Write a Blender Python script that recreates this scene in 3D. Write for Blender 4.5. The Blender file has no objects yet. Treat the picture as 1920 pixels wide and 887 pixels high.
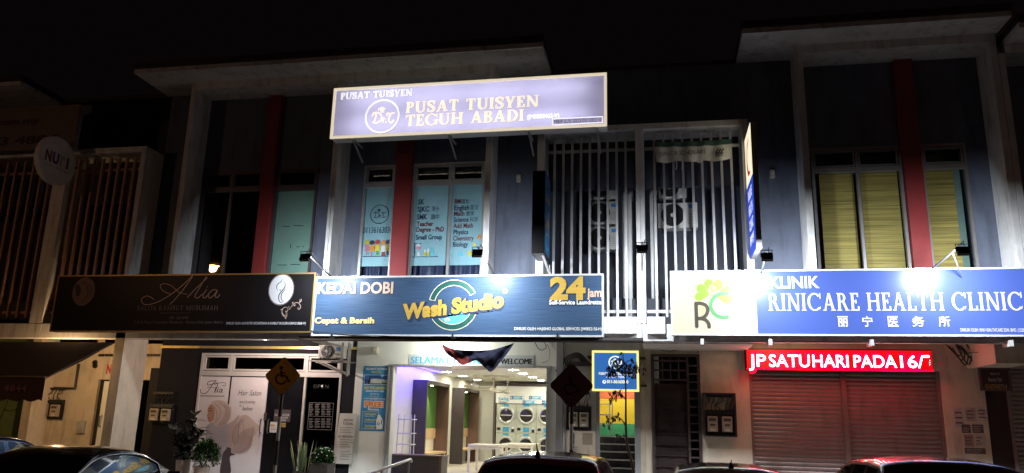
import bpy, math, random
from mathutils import Vector, Matrix
random.seed(7)
S = bpy.context.scene
COL = S.collection

# ------------------------------------------------------------------ camera
FPX, CX, CY = 1453.84, 960.0, 443.5
CAMP = Vector((0, -15, 1.8))
RM = Matrix(((0.98249341, -0.01965643, -0.18525743),
             (0.18464048, 0.23507071, 0.95427965),
             (0.02479087, -0.9717795, 0.23458479)))
cam = bpy.data.cameras.new('camera')
co = bpy.data.objects.new('camera', cam)
COL.objects.link(co)
r_, d_, f_ = RM.col[0], RM.col[1], RM.col[2]
m4 = Matrix.Identity(4)
for i in range(3):
    m4[i][0] = r_[i]; m4[i][1] = -d_[i]; m4[i][2] = -f_[i]; m4[i][3] = CAMP[i]
co.matrix_world = m4
cam.sensor_width = 36
cam.lens = 36 * FPX / 1920
cam.clip_end = 500
S.camera = co
# ------------------------------------------------------------------ night sky, exposure
W = bpy.data.worlds.new('World'); S.world = W; W.use_nodes = True
bg = W.node_tree.nodes['Background']
bg.inputs[0].default_value = (1.0, 0.62, 0.72, 1); bg.inputs[1].default_value = 0.0022
S.view_settings.view_transform = 'Standard'
S.view_settings.look = 'None'
S.view_settings.exposure = 0
S.view_settings.gamma = 1
S.view_settings.use_curve_mapping = False
S.render.engine = 'CYCLES'
S.cycles.use_denoising = True
S.cycles.max_bounces = 8
S.cycles.diffuse_bounces = 4
S.cycles.transparent_max_bounces = 12
S.cycles.sample_clamp_indirect = 4
S.cycles.caustics_reflective = False
S.cycles.caustics_refractive = False

# ------------------------------------------------------------------ measuring helpers
def ray(x, y):
    return RM @ Vector(((x - CX) / FPX, (y - CY) / FPX, 1))
def at(x, y, Y):
    d = ray(x, y); return CAMP + d * ((Y - CAMP.y) / d.y)
def atX(x, y, X):
    d = ray(x, y); return CAMP + d * ((X - CAMP.x) / d.x)
def atZ(x, y, Z):
    d = ray(x, y); return CAMP + d * ((Z - CAMP.z) / d.z)
def rc(x0, y0, x1, y1, Y):
    xm, ym = (x0 + x1) / 2, (y0 + y1) / 2
    return at(x0, ym, Y).x, at(x1, ym, Y).x, at(xm, y1, Y).z, at(xm, y0, Y).z

class Pl:
    """a plane with in-plane axes u, v and outward normal n"""
    def __init__(s, p, u, n):
        s.p = Vector(p); s.u = Vector(u); s.v = Vector((0, 0, 1)); s.n = Vector(n)
    def px(s, x, y):
        d = ray(x, y); t = (s.p - CAMP).dot(s.n) / d.dot(s.n)
        q = CAMP + d * t - s.p
        return q.dot(s.u), q.dot(s.v)
    def w(s, a, b, d=0):
        return s.p + s.u * a + s.v * b + s.n * d
def FY(Y): return Pl((0, Y, 0), (1, 0, 0), (0, -1, 0))
def FX(X, sgn): return Pl((X, 0, 0), (0, sgn, 0), (sgn, 0, 0))

# ------------------------------------------------------------------ materials
MATS = {}
def M(name, rgb, rough=0.6, metal=0.0, var=0.12, scale=6.0, bump=0.0, stretch=(1, 1, 1), spec=0.5, coat=0.0, stain=0.0):
    if name in MATS: return MATS[name]
    m = bpy.data.materials.new(name); m.use_nodes = True
    nt = m.node_tree; b = nt.nodes['Principled BSDF']
    b.inputs['Roughness'].default_value = rough
    b.inputs['Metallic'].default_value = metal
    b.inputs['Specular IOR Level'].default_value = spec
    b.inputs['Coat Weight'].default_value = coat
    tc = nt.nodes.new('ShaderNodeTexCoord'); mp = nt.nodes.new('ShaderNodeMapping')
    mp.inputs['Scale'].default_value = stretch
    nt.links.new(tc.outputs['Object'], mp.inputs[0])
    if var > 0:
        n = nt.nodes.new('ShaderNodeTexNoise'); n.inputs['Scale'].default_value = scale; n.inputs['Detail'].default_value = 6
        n.inputs['Roughness'].default_value = 0.65
        nt.links.new(mp.outputs[0], n.inputs[0])
        cr = nt.nodes.new('ShaderNodeValToRGB')
        lo = [c * (1 - var) for c in rgb]; hi = [min(1, c * (1 + var)) for c in rgb]
        cr.color_ramp.elements[0].position = 0.3; cr.color_ramp.elements[0].color = (*lo, 1)
        cr.color_ramp.elements[1].position = 0.7; cr.color_ramp.elements[1].color = (*hi, 1)
        nt.links.new(n.outputs[0], cr.inputs[0])
        out = cr.outputs[0]
        if stain > 0:
            n2 = nt.nodes.new('ShaderNodeTexNoise'); n2.inputs['Scale'].default_value = 2.2; n2.inputs['Detail'].default_value = 8
            mp2 = nt.nodes.new('ShaderNodeMapping'); mp2.inputs['Scale'].default_value = (2.5, 2.5, 0.5)
            nt.links.new(tc.outputs['Object'], mp2.inputs[0]); nt.links.new(mp2.outputs[0], n2.inputs[0])
            c2 = nt.nodes.new('ShaderNodeValToRGB'); c2.color_ramp.elements[0].position = 0.52; c2.color_ramp.elements[1].position = 0.75
            nt.links.new(n2.outputs[0], c2.inputs[0])
            mul = nt.nodes.new('ShaderNodeMath'); mul.operation = 'MULTIPLY'; mul.inputs[1].default_value = stain
            nt.links.new(c2.outputs[0], mul.inputs[0])
            mx = nt.nodes.new('ShaderNodeMix'); mx.data_type = 'RGBA'
            nt.links.new(mul.outputs[0], mx.inputs[0]); nt.links.new(out, mx.inputs[6])
            mx.inputs[7].default_value = (rgb[0] * .45, rgb[1] * .42, rgb[2] * .38, 1)
            out = mx.outputs[2]
        nt.links.new(out, b.inputs['Base Color'])
        rr = nt.nodes.new('ShaderNodeMapRange'); rr.inputs['To Min'].default_value = max(0.02, rough * 0.85); rr.inputs['To Max'].default_value = min(1, rough * 1.15)
        nt.links.new(n.outputs[0], rr.inputs[0]); nt.links.new(rr.outputs[0], b.inputs['Roughness'])
    else:
        b.inputs['Base Color'].default_value = (*rgb, 1)
    if bump > 0:
        n3 = nt.nodes.new('ShaderNodeTexNoise'); n3.inputs['Scale'].default_value = scale * 6; n3.inputs['Detail'].default_value = 4
        nt.links.new(mp.outputs[0], n3.inputs[0])
        bp = nt.nodes.new('ShaderNodeBump'); bp.inputs['Strength'].default_value = bump; bp.inputs['Distance'].default_value = 0.02
        nt.links.new(n3.outputs[0], bp.inputs['Height']); nt.links.new(bp.outputs[0], b.inputs['Normal'])
    MATS[name] = m
    return m

def EM(name, rgb, strength, base=None):
    if name in MATS: return MATS[name]
    m = bpy.data.materials.new(name); m.use_nodes = True
    b = m.node_tree.nodes['Principled BSDF']
    b.inputs['Base Color'].default_value = (*(base or rgb), 1)
    b.inputs['Emission Color'].default_value = (*rgb, 1)
    b.inputs['Emission Strength'].default_value = strength
    b.inputs['Roughness'].default_value = 0.5
    MATS[name] = m
    return m

def GLASS(name='window_glass', tint=(0.92, 0.95, 0.96), refl=1.0):
    if name in MATS: return MATS[name]
    m = bpy.data.materials.new(name); m.use_nodes = True
    nt = m.node_tree; nt.nodes.clear()
    o = nt.nodes.new('ShaderNodeOutputMaterial'); mx = nt.nodes.new('ShaderNodeMixShader')
    t = nt.nodes.new('ShaderNodeBsdfTransparent'); t.inputs[0].default_value = (*tint, 1)
    g = nt.nodes.new('ShaderNodeBsdfGlossy'); g.inputs['Roughness'].default_value = 0.02
    lw = nt.nodes.new('ShaderNodeLayerWeight')
    pw = nt.nodes.new('ShaderNodeMath'); pw.operation = 'POWER'; pw.inputs[1].default_value = 5; nt.links.new(lw.outputs['Facing'], pw.inputs[0])
    fr = nt.nodes.new('ShaderNodeMath'); fr.operation = 'MULTIPLY_ADD'; fr.inputs[1].default_value = .9; fr.inputs[2].default_value = .05; nt.links.new(pw.outputs[0], fr.inputs[0])
    n = nt.nodes.new('ShaderNodeTexNoise'); n.inputs['Scale'].default_value = 1.3
    bp = nt.nodes.new('ShaderNodeBump'); bp.inputs['Strength'].default_value = 0.03; bp.inputs['Distance'].default_value = 0.05
    tc = nt.nodes.new('ShaderNodeTexCoord'); nt.links.new(tc.outputs['Object'], n.inputs[0])
    nt.links.new(n.outputs[0], bp.inputs['Height']); nt.links.new(bp.outputs[0], g.inputs['Normal'])
    mu = nt.nodes.new('ShaderNodeMath'); mu.operation = 'MULTIPLY'; mu.inputs[1].default_value = refl
    nt.links.new(fr.outputs[0], mu.inputs[0])
    nt.links.new(mu.outputs[0], mx.inputs[0]); nt.links.new(t.outputs[0], mx.inputs[1]); nt.links.new(g.outputs[0], mx.inputs[2])
    nt.links.new(mx.outputs[0], o.inputs[0])
    MATS[name] = m
    return m

WHITE = M('white_frame_paint', (0.78, 0.78, 0.78), 0.55, var=0.12, scale=3, bump=0.06, stain=0.75)
GREYWALL = M('grey_blue_wall_paint', (0.125, 0.145, 0.205), 0.7, var=0.14, scale=2.5, bump=0.1, stain=0.6)
DARKWALL = M('charcoal_wall_paint', (0.016, 0.016, 0.02), 0.85, var=0.15, scale=4, bump=0.08, spec=.1)
REDPAINT = M('red_pillar_paint', (0.27, 0.03, 0.032), 0.6, var=0.1, scale=3, bump=0.06)
CREAM = M('cream_wall_paint', (0.62, 0.54, 0.42), 0.7, var=0.1, scale=3, bump=0.12, stain=0.6)
OFFWHITE = M('off_white_wall_paint', (0.7, 0.69, 0.64), 0.7, var=0.07, scale=3, bump=0.08, stain=0.35)
SHOPWHITE = M('shop_white_paint', (0.78, 0.79, 0.74), 0.6, var=0.03, scale=3)
ALU = M('aluminium_frame', (0.55, 0.55, 0.56), 0.4, 0.6, var=0.08)
SLAT = M('slat_paint', (0.52, 0.52, 0.54), 0.5, var=0.12, scale=5, stain=0.4)
ROOFD = M('dark_fascia', (0.06, 0.045, 0.045), 0.7, var=0.2)
CONC = M('concrete', (0.28, 0.27, 0.25), 0.85, var=0.2, scale=4, bump=0.2, stain=0.5)
BLACK = M('black_metal', (0.015, 0.015, 0.016), 0.45, var=0.1)
DARKROOM = M('dark_interior', (0.02, 0.02, 0.022), 0.9, var=0.1)
CABLE = M('black_cable', (0.02, 0.018, 0.018), 0.6, var=0)
STEEL = M('brushed_steel', (0.5, 0.5, 0.5), 0.3, 0.9, var=0.1)
PANE = GLASS()
TREAD = M('tile_floor', (0.55, 0.5, 0.42), 0.35, var=0.08, scale=2)

# ------------------------------------------------------------------ mesh helpers
class MB:
    def __init__(s): s.v = []; s.f = []; s.mi = []
    def add(s, vs, fs, mi=0):
        o = len(s.v); s.v += [Vector(v) for v in vs]
        for f in fs: s.f.append([o + i for i in f]); s.mi.append(mi)
    def box(s, x0, x1, y0, y1, z0, z1, mi=0):
        if x0 > x1: x0, x1 = x1, x0
        if y0 > y1: y0, y1 = y1, y0
        if z0 > z1: z0, z1 = z1, z0
        s.add([(x0, y0, z0), (x1, y0, z0), (x1, y1, z0), (x0, y1, z0), (x0, y0, z1), (x1, y0, z1), (x1, y1, z1), (x0, y1, z1)],
              [(3, 2, 1, 0), (4, 5, 6, 7), (0, 1, 5, 4), (1, 2, 6, 5), (2, 3, 7, 6), (3, 0, 4, 7)], mi)
        return s
    def bar(s, a, b, w, h, mi=0, up=(0, 0, 1)):
        a = Vector(a); b = Vector(b); d = (b - a).normalized(); up = Vector(up)
        if abs(d.dot(up)) > .98: up = Vector((0, 1, 0))
        x = d.cross(up).normalized() * w / 2; y = x.cross(d).normalized() * h / 2
        vs = [a - x - y, a + x - y, a + x + y, a - x + y, b - x - y, b + x - y, b + x + y, b - x + y]
        s.add(vs, [(3, 2, 1, 0), (4, 5, 6, 7), (0, 1, 5, 4), (1, 2, 6, 5), (2, 3, 7, 6), (3, 0, 4, 7)], mi); return s
    def tube(s, pts, r, n=8, mi=0, cap=True):
        pts = [Vector(p) for p in pts]; rs = r if isinstance(r, (list, tuple)) else [r] * len(pts)
        o = len(s.v); prev = None
        for i, p in enumerate(pts):
            t = (pts[min(i + 1, len(pts) - 1)] - pts[max(i - 1, 0)]).normalized()
            if prev is None:
                a = Vector((0, 0, 1)) if abs(t.z) < .9 else Vector((1, 0, 0)); x = t.cross(a).normalized()
            else: x = (prev - t * prev.dot(t)).normalized()
            prev = x; y = t.cross(x)
            for k in range(n):
                an = 2 * math.pi * k / n; s.v.append(p + (x * math.cos(an) + y * math.sin(an)) * rs[i])
        for i in range(len(pts) - 1):
            for k in range(n):
                k2 = (k + 1) % n
                s.f.append([o + i * n + k, o + i * n + k2, o + (i + 1) * n + k2, o + (i + 1) * n + k]); s.mi.append(mi)
        if cap:
            s.f.append([o + k for k in range(n)][::-1]); s.mi.append(mi)
            s.f.append([o + (len(pts) - 1) * n + k for k in range(n)]); s.mi.append(mi)
        return s
    def lathe(s, c, prof, n=20, axis=(0, 0, 1), mi=0):
        c = Vector(c); ax = Vector(axis).normalized()
        a = Vector((1, 0, 0)) if abs(ax.x) < .9 else Vector((0, 1, 0)); x = ax.cross(a).normalized(); y = ax.cross(x)
        o = len(s.v)
        for (r, h) in prof:
            for k in range(n):
                an = 2 * math.pi * k / n; s.v.append(c + ax * h + (x * math.cos(an) + y * math.sin(an)) * max(r, 1e-4))
        for i in range(len(prof) - 1):
            for k in range(n):
                k2 = (k + 1) % n
                s.f.append([o + i * n + k, o + i * n + k2, o + (i + 1) * n + k2, o + (i + 1) * n + k]); s.mi.append(mi)
        return s
    def grid(s, fn, nu, nv, mi=0):
        o = len(s.v)
        for j in range(nv + 1):
            for i in range(nu + 1): s.v.append(Vector(fn(i / nu, j / nv)))
        for j in range(nv):
            for i in range(nu):
                a = o + j * (nu + 1) + i; s.f.append([a, a + 1, a + nu + 2, a + nu + 1]); s.mi.append(mi)
        return s
    def prism(s, pl, pts, d0, d1, mi=0):
        n = len(pts)
        vs = [pl.w(a, b, d0) for a, b in pts] + [pl.w(a, b, d1) for a, b in pts]
        s.add(vs, [list(range(n))[::-1], list(range(n, 2 * n))] + [(i, (i + 1) % n, n + (i + 1) % n, n + i) for i in range(n)], mi); return s
    def build(s, name, mats, parent=None, label=None, smooth=False, bevel=0):
        if not isinstance(mats, (list, tuple)): mats = [mats]
        off = Vector((0, 0, 0)); q = parent
        while q is not None: off += q.location; q = q.parent
        me = bpy.data.meshes.new(name); me.from_pydata([tuple(v - off) for v in s.v], [], s.f); me.update()
        for m in mats: me.materials.append(m)
        me.polygons.foreach_set('material_index', s.mi)
        if smooth: me.polygons.foreach_set('use_smooth', [True] * len(me.polygons))
        o = bpy.data.objects.new(name, me); COL.objects.link(o)
        if parent: o.parent = parent
        if label: o['label'] = label
        if bevel:
            b = o.modifiers.new('bevel', 'BEVEL'); b.width = bevel; b.segments = 2; b.limit_method = 'ANGLE'
        return o

def thing(name, label, cat, loc=(0, 0, 0), group=None):
    o = bpy.data.objects.new(name, None); COL.objects.link(o); o.location = loc; o.empty_display_size = .2
    o['label'] = label; o['category'] = cat
    if group: o['group'] = group
    return o
def tag(o, label, cat, group=None):
    o['label'] = label; o['category'] = cat
    if group: o['group'] = group
    return o
def struct(o): o['kind'] = 'structure'; return o
def B(*a): return MB().box(*a)

# ------------------------------------------------------------------ lettering
_TC = {}
def tmesh(s, bold):
    k = (s, bold)
    if k not in _TC:
        c = bpy.data.curves.new('tmp', 'FONT'); c.body = s; c.size = 1; c.offset = bold; c.resolution_u = 3; c.fill_mode = 'FRONT'
        o = bpy.data.objects.new('tmp', c); COL.objects.link(o)
        dg = bpy.context.evaluated_depsgraph_get(); dg.update()
        e = o.evaluated_get(dg); me = e.to_mesh()
        _TC[k] = ([(v.co.x, v.co.y) for v in me.vertices], [list(p.vertices) for p in me.polygons])
        e.to_mesh_clear(); bpy.data.objects.remove(o); bpy.data.curves.remove(c)
    return _TC[k]
_H = None
def catmull(pts, n=8, closed=False):
    out = []; L = len(pts)
    if L < 3: return list(pts)
    for i in range(L if closed else L - 1):
        if closed: p0, p1, p2, p3 = pts[(i - 1) % L], pts[i], pts[(i + 1) % L], pts[(i + 2) % L]
        else: p0, p1, p2, p3 = pts[max(i - 1, 0)], pts[i], pts[i + 1], pts[min(i + 2, L - 1)]
        for k in range(n):
            t = k / n
            out.append(tuple(.5 * (2 * p1[j] + (p2[j] - p0[j]) * t + (2 * p0[j] - 5 * p1[j] + 4 * p2[j] - p3[j]) * t * t + (3 * p1[j] - p0[j] - 3 * p2[j] + p3[j]) * t ** 3) for j in range(len(p1))))
    if not closed: out.append(tuple(pts[-1]))
    return out
def strokequads(pts, ws):
    """list of quads (2-d) along a polyline with a width per point"""
    L = []; n = len(pts)
    for i, p in enumerate(pts):
        a = pts[max(i - 1, 0)]; b = pts[min(i + 1, n - 1)]
        dx, dy = b[0] - a[0], b[1] - a[1]; l = math.hypot(dx, dy) or 1
        nx, ny = -dy / l, dx / l; w = ws[i] / 2
        L.append(((p[0] + nx * w, p[1] + ny * w), (p[0] - nx * w, p[1] - ny * w)))
    return L
def ringpts(cx, cy, rx, ry, a0, a1, n=20):
    return [(cx + rx * math.cos(math.radians(a0 + (a1 - a0) * i / n)), cy + ry * math.sin(math.radians(a0 + (a1 - a0) * i / n))) for i in range(n + 1)]

class Dec:
    """flat graphics laid on a plane; coordinates are read off the photograph and cast on that plane"""
    def __init__(s, pl, mats, d=0.004): s.pl = pl; s.mats = mats; s.names = list(mats); s.mb = MB(); s.d = d
    def nd(s, k=.0003): s.d += k; return s.d
    def raw(s, pts, faces, m, k=.0003):
        d = s.nd(k); s.mb.add([s.pl.w(a, b, d) for a, b in pts], faces, s.names.index(m))
    def poly(s, pts, m, smooth=0):
        if smooth: pts = catmull(pts, smooth, True)
        s.raw([s.pl.px(*p) for p in pts], [list(range(len(pts)))], m)
    def rect(s, x0, y0, x1, y1, m):
        a0, a1, b0, b1 = s.box(x0, y0, x1, y1)
        s.raw([(a0, b0), (a1, b0), (a1, b1), (a0, b1)], [(0, 1, 2, 3)], m)
    def box(s, x0, y0, x1, y1):
        xm, ym = (x0 + x1) / 2, (y0 + y1) / 2
        return s.pl.px(x0, ym)[0], s.pl.px(x1, ym)[0], s.pl.px(xm, y1)[1], s.pl.px(xm, y0)[1]
    def outline(s, x0, y0, x1, y1, w, m):
        a0, a1, b0, b1 = s.box(x0, y0, x1, y1)
        s.raw([(a0, b0), (a1, b0), (a1, b1), (a0, b1), (a0 + w, b0 + w), (a1 - w, b0 + w), (a1 - w, b1 - w), (a0 + w, b1 - w)],
              [(0, 1, 5, 4), (1, 2, 6, 5), (2, 3, 7, 6), (3, 0, 4, 7)], m)
    def ell(s, cx, cy, rx, ry, m, n=28):
        a0, a1, b0, b1 = s.box(cx - rx, cy - ry, cx + rx, cy + ry)
        s.raw(ringpts((a0 + a1) / 2, (b0 + b1) / 2, abs(a1 - a0) / 2, (b1 - b0) / 2, 0, 360 - 360 / n, n - 1), [list(range(n))], m)
    def ring(s, cx, cy, rx, ry, w, m, a0=0, a1=360, n=40):
        x0, x1, z0, z1 = s.box(cx - rx, cy - ry, cx + rx, cy + ry)
        X, Z, RX, RZ = (x0 + x1) / 2, (z0 + z1) / 2, abs(x1 - x0) / 2, (z1 - z0) / 2
        k = w / RX
        o = ringpts(X, Z, RX, RZ, a0, a1, n); i = ringpts(X, Z, RX * (1 - k), RZ * (1 - k), a0, a1, n)
        s.raw(o + i, [(q, q + 1, n + 2 + q, n + 1 + q) for q in range(n)], m)
    def stroke(s, pts, w, m, smooth=6, taper=False, closed=False):
        if smooth: pts = catmull(pts, smooth, closed)
        if closed: pts = pts + [pts[0]]
        n = len(pts)
        ws = [w * (0.25 + 0.75 * math.sin(math.pi * (i + .5) / n)) if taper else w for i in range(n)]
        q = strokequads(pts, ws)
        d = s.nd()
        vs = []; 
        for a, b in q: vs += [s.pl.w(*s.pl.px(*a), d), s.pl.w(*s.pl.px(*b), d)]
        s.mb.add(vs, [(2 * i, 2 * i + 1, 2 * i + 3, 2 * i + 2) for i in range(n - 1)], s.names.index(m))
    def text(s, t, x0, y0, x1, y1, m, bold=0.0, shear=0.0, bbox=False, rot=0.0):
        global _H
        if _H is None: _H = max(p[1] for p in tmesh('H', 0)[0])
        vs, fs = tmesh(t, bold)
        mnx, mxx = min(v[0] for v in vs), max(v[0] for v in vs)
        lo, hi = (min(v[1] for v in vs), max(v[1] for v in vs)) if bbox else (0, _H)
        a0, a1, b0, b1 = s.box(x0, y0, x1, y1)
        h = b1 - b0
        P = []
        for x, y in vs:
            u = (x - mnx) / (mxx - mnx); v = (y - lo) / (hi - lo)
            P.append((a0 + (a1 - a0) * u + shear * v * h, b0 + h * v + rot * (a1 - a0) * (u - .5)))
        s.raw(P, fs, m)
    def serif(s, t, x0, y0, x1, y1, m, T=.15, t2=.055, gap=.1, sp=.45):
        polys, wd = serif_layout(t, T, t2, gap, sp)
        a0, a1, b0, b1 = s.box(x0, y0, x1, y1)
        k = (a1 - a0) / wd; h = b1 - b0
        for p, f in polys: s.raw([(a0 + x * k, b0 + y * h) for x, y in p], f, m, .00003)
    def build(s, name, parent, label=None):
        return s.mb.build(name, [s.mats[k] for k in s.names], parent, label)

def serif_layout(t, T, th, gap, sp):
    x = 0; out = []
    sf = .055; so = T * .42
    def R(x0, y0, x1, y1): return ([(x0, y0), (x1, y0), (x1, y1), (x0, y1)], [(0, 1, 2, 3)])
    def stem(a, w=T, b=True, tp=True, y0=0, y1=1):
        r = [R(a, y0, a + w, y1)]
        e = so if w == T else so * 1.15
        if b: r.append(R(a - e, 0, a + w + e, sf))
        if tp: r.append(R(a - e, 1 - sf, a + w + e, 1))
        return r
    def arc(cx, cy, rx, ry, wx, wy, a0, a1, n=18):
        o = ringpts(cx, cy, rx, ry, a0, a1, n); i = ringpts(cx, cy, rx - wx, ry - wy, a0, a1, n)
        return (o + i, [(q, q + 1, n + 2 + q, n + 1 + q) for q in range(n)])
    def dg(x0, y0, x1, y1, w): return ([(x0, y0), (x0 + w, y0), (x1 + w, y1), (x1, y1)], [(0, 1, 2, 3)])
    for c in t:
        if c == ' ': x += sp; continue
        g = []; w = .6
        if c == 'I': g = stem(so); w = T + 2 * so
        elif c in 'PRB':
            g = stem(so); b = so + T * .8
            top0 = .47 if c != 'B' else .52
            cy = (1 + top0) / 2; ry = (1 - top0) / 2; rx = .27
            g += [R(b, 1 - th, b + .12, 1), R(b, top0, b + .12, top0 + th), arc(b + .1, cy, rx, ry, T * .95, th, -90, 90)]
            w = b + .1 + rx
            if c == 'R': g += [dg(w - .02, 0, b + .1, top0 + th, T), R(w - .06, 0, w + T + so * .6, sf)]; w += T + .02
            if c == 'B': g += [R(b, 0, b + .12, th), arc(b + .1, .275, .31, .275, T * .95, th, -90, 90)]; w = b + .41
        elif c == 'D':
            g = stem(so); b = so + T * .8
            g += [R(b, 1 - th, b + .15, 1), R(b, 0, b + .15, th), arc(b + .13, .5, .42, .5, T, th, -90, 90)]; w = b + .55
        elif c in 'CG':
            g = [arc(.47, .5, .47, .515, T, th, 42, 318, 30), R(.8, .68, .8 + th * .9, 1.0)]
            if c == 'C': g += [([(.80, .06), (.86, .20), (.84, .26), (.74, .12)], [(0, 1, 2, 3)])]
            else: g += [R(.72, .05, .72 + T * .95, .42), R(.62, .40, .72 + T + .1, .40 + sf)]
            w = .9
        elif c == 'U':
            g = [R(so, .3, so + T, 1), R(0, 1 - sf, 2 * so + T, 1), R(.62, .3, .62 + th * 1.2, 1), R(.54, 1 - sf, .62 + th + .1, 1)]
            cxx = (so + .62 + th * 1.2) / 2; rx = cxx - so
            n = 18; o = ringpts(cxx, .31, rx, .325, 180, 360, n)
            i = [(so + T + (.62 - so - T) * q / n, .31 - .27 * math.sin(math.pi * q / n)) for q in range(n + 1)]
            g.append((o + i, [(q, q + 1, n + 2 + q, n + 1 + q) for q in range(n)])); w = .62 + th + .1
        elif c == 'S':
            p = catmull([(.5, .80), (.40, .95), (.25, .965), (.09, .86), (.1, .70), (.29, .53), (.47, .37), (.5, .19), (.36, .045), (.2, .035), (.05, .2)], 5)
            n = len(p); ws = [th + (T * 1.05 - th) * max(0, math.sin(math.pi * i / (n - 1))) ** 1.3 for i in range(n)]
            q = strokequads(p, ws); pts = []
            for a, b in q: pts += [a, b]
            g = [(pts, [(2 * i, 2 * i + 1, 2 * i + 3, 2 * i + 2) for i in range(n - 1)]), R(.47, .68, .47 + th, 1), R(.03, 0, .03 + th, .32)]; w = .57
        elif c == 'T':
            g = stem(.34 - T / 2, tp=False) + [R(0, 1 - th * 1.1, .68, 1), R(0, .74, th, 1 - th), R(.68 - th, .74, .68, 1 - th)]; w = .68
        elif c == 'A':
            g = [dg(.08, 0, .36, 1, th * 1.3), dg(.6, 0, .33, 1, T), R(.2, .3, .62, .3 + th), R(0, 0, .24, sf), R(.52, 0, .6 + T + .07, sf)]; w = .6 + T + .07
        elif c == 'Y':
            g = stem(.36 - T / 2, tp=False, y1=.46) + [dg(.36 - T / 2, .42, .05, 1, T), dg(.38, .42, .6, 1, th * 1.3), R(0, 1 - sf, .3, 1), R(.5, 1 - sf, .74, 1)]; w = .74
        elif c == 'E' or c == 'L':
            g = stem(so, tp=(c == 'E')) + [R(so, 0, .56, th), R(.56 - th, 0, .58, .25)]
            if c == 'L': g += [R(0, 1 - sf, 2 * so + T, 1)]
            else: g += [R(so, 1 - th, .54, 1), R(.54 - th, .77, .55, 1), R(so, .48, .42, .48 + th), R(.42 - th, .4, .42, .62)]
            w = .58
        elif c == 'N':
            g = [R(.1, 0, .1 + th * 1.2, 1), R(.68, 0, .68 + th * 1.2, 1), dg(.68 + th * 1.2 - T, 0, .06, 1, T), R(0, 0, .26, sf), R(0, 1 - sf, .16, 1), R(.57, 1 - sf, .86, 1)]; w = .86
        elif c == 'O': g = [arc(.47, .5, .47, .515, T, th, 0, 360, 40)]; w = .94
        elif c == 'M':
            g = [R(.1, 0, .1 + th * 1.2, 1), R(.86, 0, .86 + T, 1), dg(.5, 0, .08, 1, T), dg(.5, 0, .88, 1, th * 1.3), R(0, 0, .26, sf), R(.78, 0, .94 + T, sf), R(0, 1 - sf, .2, 1), R(.86, 1 - sf, .94 + T, 1)]; w = .94 + T
        elif c == 'H':
            g = stem(so) + stem(.62) + [R(so + T * .5, .48, .63, .48 + th)]; w = .62 + T + so
        for p, f in g: out.append(([(px + x, py) for px, py in p], f))
        x += w + gap
    return out, x - gap

# ================================================================== ground
GY = -1.2                                    # edge of the raised walkway
WZ = 0.42                                    # walkway level
asph = M('asphalt', (0.045, 0.045, 0.047), 0.8, var=0.3, scale=12, bump=0.3)
PAINT = M('road_paint', (0.7, 0.7, 0.66), 0.6, var=0.2, scale=10)
g = struct(B(-120, 120, -120, 60, -0.3, 0.0).build('ground', asph))
struct(B(-60, 60, GY, 2.0, 0.0, WZ).build('walkway', M('walkway_tiles', (0.3, 0.28, 0.25), 0.6, var=0.2, scale=3, bump=0.1)))
k = MB()
for i in range(-12, 10): k.box(i * 2.5 + .9, i * 2.5 + 1.0, -7.4, -2.4, 0.004, 0.008)
struct(k.build('parking_marking', PAINT))
struct(B(-60, 60, -2.2, GY, 0.002, 0.14).build('kerb', CONC))

# ================================================================== the terrace of shop houses
PX = [-20.4, -13.79, -7.02, -0.345, 6.56, 13.2]        # party lines
BL = {}
def house(key, label):
    i = 'ABCDE'.index(key)
    BL[key] = thing('shop_house', label, 'shop house', ((PX[i] + PX[i + 1]) / 2, 1.0, 0), 'terrace of two storey shop houses')
    return BL[key]
hA = house('A', 'two storey shop house at the far left, with a brown awning and dark slats')
hB = house('B', 'two storey shop house with dark upper windows behind the black salon sign')
hC = house('C', 'two storey shop house with a lit laundry below and teal window films upstairs')
hD = house('D', 'two storey shop house with bamboo blinds upstairs and a closed roller shutter below')
hE = house('E', 'two storey shop house at the right edge with a small dark sign')

ZT, ZB = 9.47, 3.42
def shell(h, i, dz=0.0, wall=GREYWALL):
    x0, x1 = PX[i] + .003, PX[i + 1] - .003
    m = MB(); m.box(x0, x1, 13.9, 14.1, 0, ZT + dz)
    m.box(x0, x0 + .03, 2.4, 13.9, 0, ZT + dz); m.box(x1 - .03, x1, 2.4, 13.9, 0, ZT + dz)
    m.build('back_wall', wall, h)
    B(x0 + .1, x1 - .1, 2.3, 13.9, 3.5, 3.7).build('upper_floor', CONC, h)
    B(x0, x1, .97, 14.1, ZT + dz, ZT + dz + .1).build('roof_slab', ROOFD, h)
    B(x0, x1, .3, .55, ZB, 3.75).build('front_beam', WHITE, h, bevel=.008)
    B(x0, x1, .55, 2.35, 3.6, 3.75).build('walkway_ceiling', OFFWHITE, h)
    B(x0 + .1, x1 - .1, 3.6, 3.7, 3.7, ZT + dz).build('room_partition', DARKROOM, h)
shell(hA, 0); shell(hB, 1); shell(hC, 2); shell(hD, 3); shell(hE, 4, -.25)

def eave(h, x0, x1, z, y0=-.36):
    m = MB(); m.box(x0, x1, y0, .97, z, z + .1); m.build('eave', WHITE, h)
    f = MB(); f.box(x0 - .02, x1 + .02, y0 - .03, y0 + .4, z + .102, z + .26); f.box(x0 - .02, x1 + .02, y0 + .4, 14, z + .102, z + .24)
    f.build('roof', ROOFD, h)
xl, xr = at(252, 134, -.36).x, at(1017, 87, -.36).x
eave(hB, xl, PX[2], ZT); eave(hC, PX[2] + .004, xr, ZT)
eave(hD, at(1392, 58, -.36).x, at(1897, 27, -.36).x, ZT)
eave(hE, 6.7, 12, ZT - .25)
eave(hA, -20, at(30, 200, -.36).x, ZT - .1)

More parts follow.
